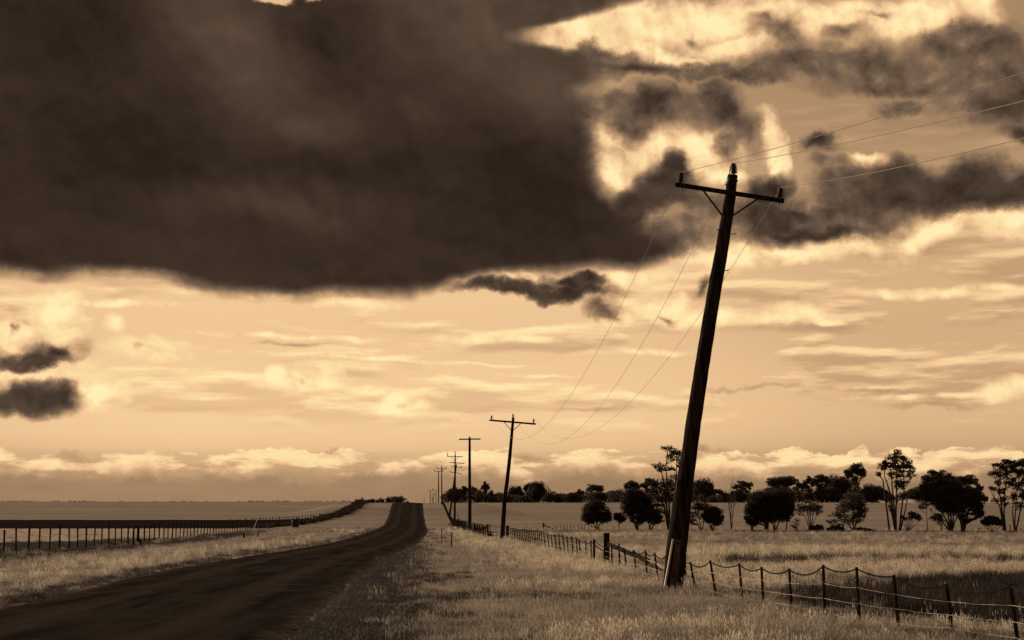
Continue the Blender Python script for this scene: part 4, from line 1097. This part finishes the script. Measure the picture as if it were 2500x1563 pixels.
FAR = [(1094, 20, 1204, 'round', 'lowest round far tree at the left end of the belt, behind the two armed pole'), (1112, 34, 1192, 'round', 'dark far clump directly behind the two armed power pole'),
       (1133, 20, 1188, 'gum', 'airy far tree between the two armed pole and the T shaped pole'), (1156, 16, 1185, 'round', 'far tree just right of the T shaped pole'), (1168, 22, 1194, 'round', 'rounded far tree left of the tall mushroom shaped one'),
       (1184, 19, 1176, 'gum', 'tall narrow mushroom shaped far tree right of the T shaped pole'), (1196, 18, 1199, 'round', 'low far tree right of the mushroom shaped one'), (1216, 26, 1205, 'round', 'low far bush left of the leaning three insulator pole'),
       (1258, 32, 1187, 'round', 'far tree just right of the leaning three insulator pole'), (1290, 24, 1180, 'gum', 'airy far tree left of the highest tree behind the second pole'), (1311, 32, 1173, 'round', 'highest far tree between the second pole and the headland row'),
       (1340, 24, 1204, 'round', 'low far tree right of the highest one behind the second pole'), (1368, 26, 1207, 'round', 'lowest far tree left of the headland row'), (1396, 32, 1203, 'round', 'broad low far tree above the left end of the cross fence'),
       (1415, 18, 1197, 'gum', 'small airy far tree above the left end of the headland row'), (1452, 36, 1184, 'flat', 'flat topped far tree rising above the leftmost round tree'), (1460, 30, 1200, 'round', 'dense far tree under the flat topped one'), (1502, 38, 1199, 'gum', 'wispy far tree left of the tall domed headland tree'),
       (1543, 36, 1174, 'gum', 'tall far tree whose crown tops the domed headland tree'), (1585, 36, 1168, 'gum', 'far tree left of the airy gum behind the near pole'), (1714, 50, 1167, 'round', 'broad far tree right of the near power pole'), (1752, 24, 1196, 'flat', 'small flat far tree left of the bare headland tree'),
       (1770, 26, 1204, 'round', 'low far tree behind the bare headland tree'), (1814, 40, 1172, 'gum', 'far tree right of the bare headland tree'), (1800, 30, 1196, 'round', 'lower far tree behind the bare tree, on its right'), (1904, 66, 1162, 'flat', 'umbrella shaped far tree above the big dense clump'),
       (1902, 60, 1184, 'round', 'dense far tree under the umbrella shaped crown'), (1952, 26, 1178, 'gum', 'small far tree right of the umbrella shaped one'), (1974, 26, 1164, 'gum', 'thin far tree second right of the umbrella shaped one'), (2004, 42, 1155, 'gum', 'far tree with a leaning crown above the wine glass tree'),
       (2045, 56, 1158, 'round', 'broad lumpy far tree left of the slim tall one'), (2020, 50, 1184, 'round', 'low dense far tree behind the wine glass tree'), (2088, 46, 1127, 'gum', 'slim tall far tree with tiered crown left of the tallest gum'), (2130, 56, 1184, 'round', 'broad flat bottomed far tree left of the tallest gum'),
       (2166, 26, 1204, 'round', 'low far bush at the foot of the tallest gum crown'), (2252, 70, 1182, 'round', 'wide far tree between the tallest gum and the broadest tree'), (2288, 66, 1146, 'gum', 'far tree rising above the left of the broadest tree'), (2355, 54, 1159, 'flat', 'airy flat far tree above the right of the broadest tree'),
       (2388, 24, 1182, 'gum', 'thin pale far tree just right of the broadest tree'), (2404, 14, 1212, 'round', 'tiny far tree on the skyline left of the right edge gums')]
for cx, w, top, kd, lb in FAR:
    T2(lb, cx, w, top, 1226, kd, Y=640 + random.uniform(-30, 60))
# low undergrowth that closes the belt: too dense to count
cs, rs = [], []
px = 1086.0
while px < 2150:
    Yv = 655 + random.uniform(-12, 12)
    b = onground(px, Yv)
    hh = 4.6 * (1.0 + .9 * (vnoise(px * .03, 4) - .5)) * random.uniform(.8, 1.15)
    cs.append((b.x, b.y, b.z + hh * .45)); rs.append((2.2, 2.2, hh * .62)); px += 6.5
V, Fc = leaf_cloud(cs, rs, 260, .6)
o = np_mesh('undergrowth', V, Fc, LF); o['kind'] = 'stuff'; o['label'] = 'continuous low dark scrub under the far belt of trees'; o['category'] = 'scrub'

# skyline bushes where the road goes over
for cx, w, top, base, lb in ((972, 42, 1208, 1230, 'largest dark domed bush on the skyline left of the road crest'), (948, 20, 1214, 1228, 'mid sized bush joining the largest skyline one on its left'), (929, 24, 1216, 1228, 'outer left bush of the skyline group left of the road crest'),
                             (911, 12, 1217, 1228, 'small pointed bush left of the skyline gap near the hedge top'), (899, 18, 1219, 1229, 'small bush at the top end of the hedge climbing the hill'), (995, 5, 1224, 1230, 'tiny sapling on the skyline at the left edge of the road')):
    hh = base - top
    build_tree('skyline_bush', lb, 'bush', 'bushes on the skyline by the road', cx, 500, [(cx, top + hh * .5, w / 2, hh * .5), (cx - w * .22, top + hh * .6, w * .3, hh * .38), (cx + w * .2, top + hh * .6, w * .3, hh * .38)], [[(cx, base + 4), (cx, base - 3), (cx, top + hh * .5)]],
               leaf=LF, bark=BK, size=.45, dens=1.3, sub=12, lump=.4, stemw=2)
# tiny marks on the left skyline
for cx, hh in ((850, 3.4), (838, 2.0)):
    b = onground(cx, 1480); o = empty('distant_mast', b, {850: 'hair thin mast on the far left skyline, the taller one', 838: 'hair thin stub on the far left skyline, left of the taller mast'}[cx], 'mast')
    m = MB(); m.tube([b - Vector((0, 0, .5)), b + Vector((0, 0, hh))], .12, 5); m.build('shaft', M['iron'], o)

cs, rs = [], []
for k in range(46):
    px = random.uniform(0, 860); b = onground(px, 1460)
    hh = random.choice((.8, 1.0, 1.3, 1.8)); cs.append((b.x, b.y, b.z + hh * .15)); rs.append((random.uniform(1.0, 5), 3, hh * .45))
V, Fc = leaf_cloud(cs, rs, 26, .9)
o = np_mesh('distant_scrub', V, Fc, LF); o['kind'] = 'stuff'; o['label'] = 'specks of far scrub along the left skyline'; o['category'] = 'scrub'
# dark hedge of scrub along the left fence where it climbs the rise
cs, rs = [], []
yy = 196.0
while yy < 332:
    x = float(lf_x(yy)); z = float(tz(x, yy))
    k = float(sst(yy, 196, 235))
    for _ in range(3):
        hh = (.30 + .45 * k) * random.uniform(.7, 1.3)
        cs.append((x + random.uniform(-1.3, .9) - .3, yy + random.uniform(-1, 1), z + hh * .4)); rs.append((.55, 1.1, hh * .6))
    yy += 1.5
V, Fc = leaf_cloud(cs, rs, 60, .26)
o = np_mesh('hedge', V, Fc, LD); o['kind'] = 'stuff'; o['label'] = 'dark strip of scrub following the left fence up the rise'; o['category'] = 'hedge'
# brush against the right fence
def brush(name, label, px, Y, crowns, **kw):
    a = dict(leaf=LD, bark=BK, size=.16, dens=.9, sub=10, lump=.45, limb=False); a.update(kw)
    return build_tree(name, label, 'bush', 'brush along the right fence', px, Y, crowns, [], **a)
brush('brush_heap', 'dark tangled brush heap around the foot of the two armed pole', 1104, 214, [(1104, 1281, 9, 5), (1112, 1277, 9, 4), (1103, 1286, 7, 4, .8)])
brush('brush_heap', 'dark bush right of the thin pale tipped guide post', 1130, 205, [(1128, 1278, 9, 4), (1132, 1284, 6, 7), (1126, 1274, 5, 4, .7)])
brush('scrub_bush', 'small spiky bush at the foot of the T shaped pole, right side', 1160, 165, [(1160, 1289, 6, 8, .8), (1164, 1293, 6, 6)])
brush('scrub_bush', 'greyish bush in the fence line midway between the T shaped pole and second pole', 1178, 160, [(1178, 1290, 11, 8, .8), (1172, 1294, 8, 6)])
brush('scrub_bush', 'small dark lump perched on the fence left of the second pole', 1190, 150, [(1191, 1283, 4.5, 3.4, 1.4), (1187, 1286, 4, 2.2)], size=.10)
brush('scrub_bush', 'low bush at the foot of the fence just left of the second pole', 1206, 130, [(1205, 1310, 12, 6, .7), (1196, 1304, 8, 6, .7)])

# ------------------------------------------------------------------ grass
def grass_mat(name, cols, trans=.45, scale=.35, spread=(.3, .7)):
    m = bpy.data.materials.new(name); m.use_nodes = True
    nt = m.node_tree; nt.nodes.clear(); q = N(nt)
    pos = q.node('ShaderNodeNewGeometry').outputs['Position']
    rnd = q.node('ShaderNodeObjectInfo').outputs['Random']
    f = q.math('ADD', q.math('MULTIPLY', q.sm(q.noise(pos, scale, 5, .65), spread[0], spread[1]), .6), q.math('MULTIPLY', rnd, .4))
    col = q.ramp(f, [(0.0, cols[0]), (.5, cols[1]), (1.0, cols[2])])
    b = q.node('ShaderNodeBsdfPrincipled'); q.put(b.inputs['Base Color'], col); b.inputs['Roughness'].default_value = .6; b.inputs['Specular IOR Level'].default_value = .25
    t = q.node('ShaderNodeBsdfTranslucent'); q.put(t.inputs[0], col)
    mx = q.node('ShaderNodeMixShader'); mx.inputs[0].default_value = trans
    nt.links.new(b.outputs[0], mx.inputs[1]); nt.links.new(t.outputs[0], mx.inputs[2])
    o = q.node('ShaderNodeOutputMaterial'); nt.links.new(mx.outputs[0], o.inputs[0])
    return m
M['g_verge'] = grass_mat('verge_grass', [(.14, .119, .100), (.28, .238, .195), (.46, .385, .29)])
M['g_seed'] = grass_mat('seeding_grass', [(.40, .335, .25), (.58, .49, .36), (.74, .63, .45)], .5)
M['g_green'] = grass_mat('green_roadside_shade_grass', [(.028, .023, .019), (.052, .043, .036), (.10, .083, .068)], .35)
M['g_rush'] = grass_mat('hollow_shade_rushes', [(.018, .012, .009), (.032, .022, .016), (.055, .040, .030)], .25)

def tuft(n, h, spread, w, lean, head=0.0, nseg=2):
    V, Fc = [], []
    for i in range(n):
        a = rng.uniform(0, 2 * math.pi); r = spread * math.sqrt(rng.random())
        x0, y0 = r * math.cos(a), r * math.sin(a)
        th = rng.uniform(0, 2 * math.pi); H = h * rng.uniform(.45, 1.15)
        ln = H * abs(rng.normal(0, lean)); lx, ly = math.cos(th) * ln, math.sin(th) * ln
        wx, wy = -math.sin(th + 1.1) * w / 2, math.cos(th + 1.1) * w / 2
        o = len(V)
        V += [(x0 - wx, y0 - wy, -.03), (x0 + wx, y0 + wy, -.03), (x0 + lx * .4 + wx * .8, y0 + ly * .4 + wy * .8, H * .6), (x0 + lx * .4 - wx * .8, y0 + ly * .4 - wy * .8, H * .6), (x0 + lx, y0 + ly, H)]
        Fc += [(o, o + 1, o + 2), (o, o + 2, o + 3), (o + 3, o + 2, o + 4)]
        if head > 0:
            o = len(V); hw = head
            tx, ty_, tz_ = x0 + lx, y0 + ly, H
            V += [(tx - wx / w * hw, ty_ - wy / w * hw, tz_ * .82), (tx + wx / w * hw, ty_ + wy / w * hw, tz_ * .84), (tx + lx * .12, ty_ + ly * .12, tz_ * 1.06)]
            Fc += [(o, o + 1, o + 2)]
    me = bpy.data.meshes.new('tuft'); me.from_pydata(V, [], Fc); me.update()
    return me

def scatter(name, label, mat, templates, P, scale, cat='grass'):
    """instances of a few grass tufts on given points: one countless mass"""
    P = np.asarray(P, dtype=np.float32)
    n = len(P)
    print(name, n)
    coll = bpy.data.collections.new(name + '_tufts')
    for i, me in enumerate(templates):
        me.materials.clear(); me.materials.append(mat)
        coll.objects.link(bpy.data.objects.new('tuft', me))
    me = bpy.data.meshes.new(name)
    me.vertices.add(n); me.vertices.foreach_set('co', P.ravel())
    for nm, typ, arr in (('sc', 'FLOAT', np.asarray(scale, dtype=np.float32)), ('rz', 'FLOAT', rng.uniform(0, 6.283, n).astype(np.float32)), ('pick', 'INT', rng.integers(0, len(templates), n).astype(np.int32))):
        at_ = me.attributes.new(nm, typ, 'POINT'); at_.data.foreach_set('value', arr)
    me.update()
    o = bpy.data.objects.new(name, me); COL.objects.link(o)
    o['kind'] = 'stuff'; o['label'] = label; o['category'] = cat
    ng = bpy.data.node_groups.new(name + '_nodes', 'GeometryNodeTree')
    ng.interface.new_socket('Geometry', in_out='INPUT', socket_type='NodeSocketGeometry')
    ng.interface.new_socket('Geometry', in_out='OUTPUT', socket_type='NodeSocketGeometry')
    q = N(ng)
    gi = q.node('NodeGroupInput'); go = q.node('NodeGroupOutput')
    ci = q.node('GeometryNodeCollectionInfo'); ci.inputs[0].default_value = coll; ci.inputs[1].default_value = True; ci.inputs[2].default_value = True
    iop = q.node('GeometryNodeInstanceOnPoints')
    def attr(nm, typ):
        a = q.node('GeometryNodeInputNamedAttribute', data_type=typ); a.inputs[0].default_value = nm
        return a.outputs[0]
    ng.links.new(gi.outputs[0], iop.inputs['Points']); ng.links.new(ci.outputs[0], iop.inputs['Instance'])
    iop.inputs['Pick Instance'].default_value = True
    ng.links.new(attr('pick', 'INT'), iop.inputs['Instance Index'])
    cb = q.node('ShaderNodeCombineXYZ'); ng.links.new(attr('rz', 'FLOAT'), cb.inputs[2])
    e2r = q.node('FunctionNodeEulerToRotation'); ng.links.new(cb.outputs[0], e2r.inputs[0])
    ng.links.new(e2r.outputs[0], iop.inputs['Rotation'])
    cs_ = q.node('ShaderNodeCombineXYZ'); sc_ = attr('sc', 'FLOAT')
    for k in range(3): ng.links.new(sc_, cs_.inputs[k])
    ng.links.new(cs_.outputs[0], iop.inputs['Scale'])
    ng.links.new(iop.outputs[0], go.inputs[0])
    md = o.modifiers.new('scatter', 'NODES'); md.node_group = ng
    return o

def sample(n, y0, y1, power=1.0, margin=1.12):
    """random ground points inside (a bit more than) the view wedge"""
    t = rng.random(n)
    Y = (y0**(2 - power) + t * (y1**(2 - power) - y0**(2 - power)))**(1 / (2 - power)) if power != 2 else y0 * (y1 / y0)**t
    X = Y * rng.uniform(-.3473 * margin, .3473 * margin, n)
    return X, Y
def inv(X, Y):
    d = X - road_x(Y)
    return d, np.abs(d) - ROAD_W / 2, X - rf_x(Y), X - lf_x(Y)
verge_t = [tuft(30, .13, .20, .008, .7) for _ in range(6)] + [tuft(22, .21, .17, .007, .5, .010) for _ in range(2)]
green_t = [tuft(30, .12, .20, .010, .7) for _ in range(5)]
seed_t = [tuft(24, .30, .17, .006, .40, .014) for _ in range(6)]
rush_t = [tuft(34, .46, .20, .010, .26) for _ in range(5)]

def place(n, y0, y1, keep, power=1.0):
    X, Y = sample(n, y0, y1, power)
    k = rng.random(len(X)) < keep(X, Y)
    X, Y = X[k], Y[k]
    return np.stack([X, Y, tz(X, Y)], -1)
def patch(X, Y, s=.25): return fbm(X * s, Y * s, 4)

# general verge and pasture cover
def k_verge(X, Y):
    d, e, r, l = inv(X, Y)
    near_road = sst(e, .1, 2.2)
    p = patch(X, Y, .4)
    k = near_road * (0.30 + .70 * sst(p, .40, .58))
    k = np.where((d > 0) & (r < 0), k * (0.35 + .65 * sst(e, 1.0, 6.0)), k)
    k = np.where((X > 6) & (Y > 28) & (Y < 38), k * .25, k)
    k = k * (1 - .96 * zone_green_shade(X, Y))
    k = np.where(l < -.5, k * .35, k)
    k = np.where((l < -1) & (Y > 185) & (Y < 270), 0, k)
    return np.where(e < -.1, 0, k)
A = place(46000, 19.5, 60, k_verge, 1.5); B = place(26000, 60, 175, k_verge, 1.6)
scatter('verge_grass', 'dry tussocky grass covering the road verges and pasture', M['g_verge'], verge_t, np.concatenate([A, B]),
        np.concatenate([.45 + .9 * rng.random(len(A))**2, rng.uniform(.8, 1.8, len(B))]))
# dark green grass in spots and drain; by the road its colour paints shade
def k_green(X, Y):
    d, e, r, l = inv(X, Y)
    p = patch(X + 40, Y, .5)
    roadside = zone_green_shade(X, Y) * (d > 0) * sst(e, .4, 1.6) * .9
    leftedge = (1 - sst(e, .3, 1.3)) * (d < 0) * .8
    drain = zone_green_shade(X, Y) * 1.0
    spots = sst(p, .56, .64) * .9
    k = np.maximum.reduce([roadside, leftedge, drain, spots * (l > 0)])
    return np.where((e < -.15) | (l < -16), 0, k)
A = place(40000, 19.5, 60, k_green, 1.5); B = place(16000, 60, 200, k_green, 1.6)
scatter('green_shade_grass', 'dark green grass in the drain, and beside the road coloured dark for shade', M['g_green'], green_t, np.concatenate([A, B]),
        np.concatenate([rng.uniform(.4, 1.0, len(A)), rng.uniform(.8, 1.7, len(B))]))
# pale seeding stands
def px_of(X, Y):
    return project(X, Y, tz(X, Y))
def band(v, a, b, s): return sst(v, a, a + s) * (1 - sst(v, b - s, b))
def k_seed(X, Y):
    d, e, r, l = inv(X, Y)
    p = patch(X, Y + 90, .35)
    fence = np.exp(-((r + 1.6) / 1.5)**2) * sst(Y, 40, 46) * 1.0 * sst(p, .30, .45)
    swath = band(Y, 56, 84, 7) * (r > 0) * sst(X, 1, 8) * (.5 + .5 * sst(p, .4, .55))
    swath2 = band(Y, 43, 53, 3) * (r > 1) * (X > 5.5) * .8
    verge = sst(patch(X * .6, Y + 31, .22), .54, .62) * .55 * sst(e, 3, 7) * (l > 7) * (d > 0)
    lverge = np.exp(-((e - 2.6) / 1.8)**2) * (d < 0) * .40 * (l > 6) * sst(p, .36, .55)
    nearb = band(Y, 23, 29, 2) * (X > 2.5) * sst(p, .5, .6) * .25
    k = np.maximum.reduce([fence, swath, swath2, verge, lverge, nearb])
    return np.where(e < .5, 0, k) * (1 - zone_green_shade(X, Y))
A = place(22000, 20, 60, k_seed, 1.5); B = place(20000, 60, 190, k_seed, 1.6)
scatter('seeding_grass', 'tall pale seeding grass catching the light in swathes', M['g_seed'], seed_t, np.concatenate([A, B]),
        np.concatenate([rng.uniform(.5, 1.0, len(A)), rng.uniform(.65, 1.3, len(B))]))
# rushes put in, coloured dark to imitate the shaded hollow behind the right fence
def k_rush(X, Y):
    d, e, r, l = inv(X, Y)
    qx, qy = px_of(X, Y)
    a = sst(qx, 2130, 2240) * band(qy, 1426 - .045 * (qx - 2200), 1545 - .12 * (2500 - qx), 16) * (r > .2)
    bnd = band(qy, 1362, 1384, 9) * sst(qx, 1720, 1800) * .13 * sst(patch(X, Y, .3), .4, .55)
    c = band(qy, 1424, 1500, 22) * sst(qx, 1850, 2100) * .14 * (r > 0)
    return np.maximum.reduce([a, bnd, c])
A = place(110000, 21, 62, k_rush, 1.3)
scatter('rushes', 'added rushes, coloured dark as the shade of the hollow behind the right fence', M['g_rush'], rush_t, A, rng.uniform(.45, 1.0, len(A)), 'rushes')

weed_t = [tuft(5, .62, .10, .008, .25, .030) for _ in range(4)] + [tuft(9, .42, .22, .010, .55, .022) for _ in range(3)]
def k_weed(X, Y):
    d, e, r, l = inv(X, Y)
    return (1 - zone_green_shade(X, Y)) * np.where((e > 1.0) & (l > 5), .25 + .75 * sst(patch(X, Y + 200, .3), .48, .6), 0)
A = place(1500, 22, 80, k_weed, 1.4)
scatter('dry_weeds', 'scattered taller dead weed stalks standing out of the grass', M['g_verge'], weed_t, A, rng.uniform(.4, .85, len(A)), 'weeds')
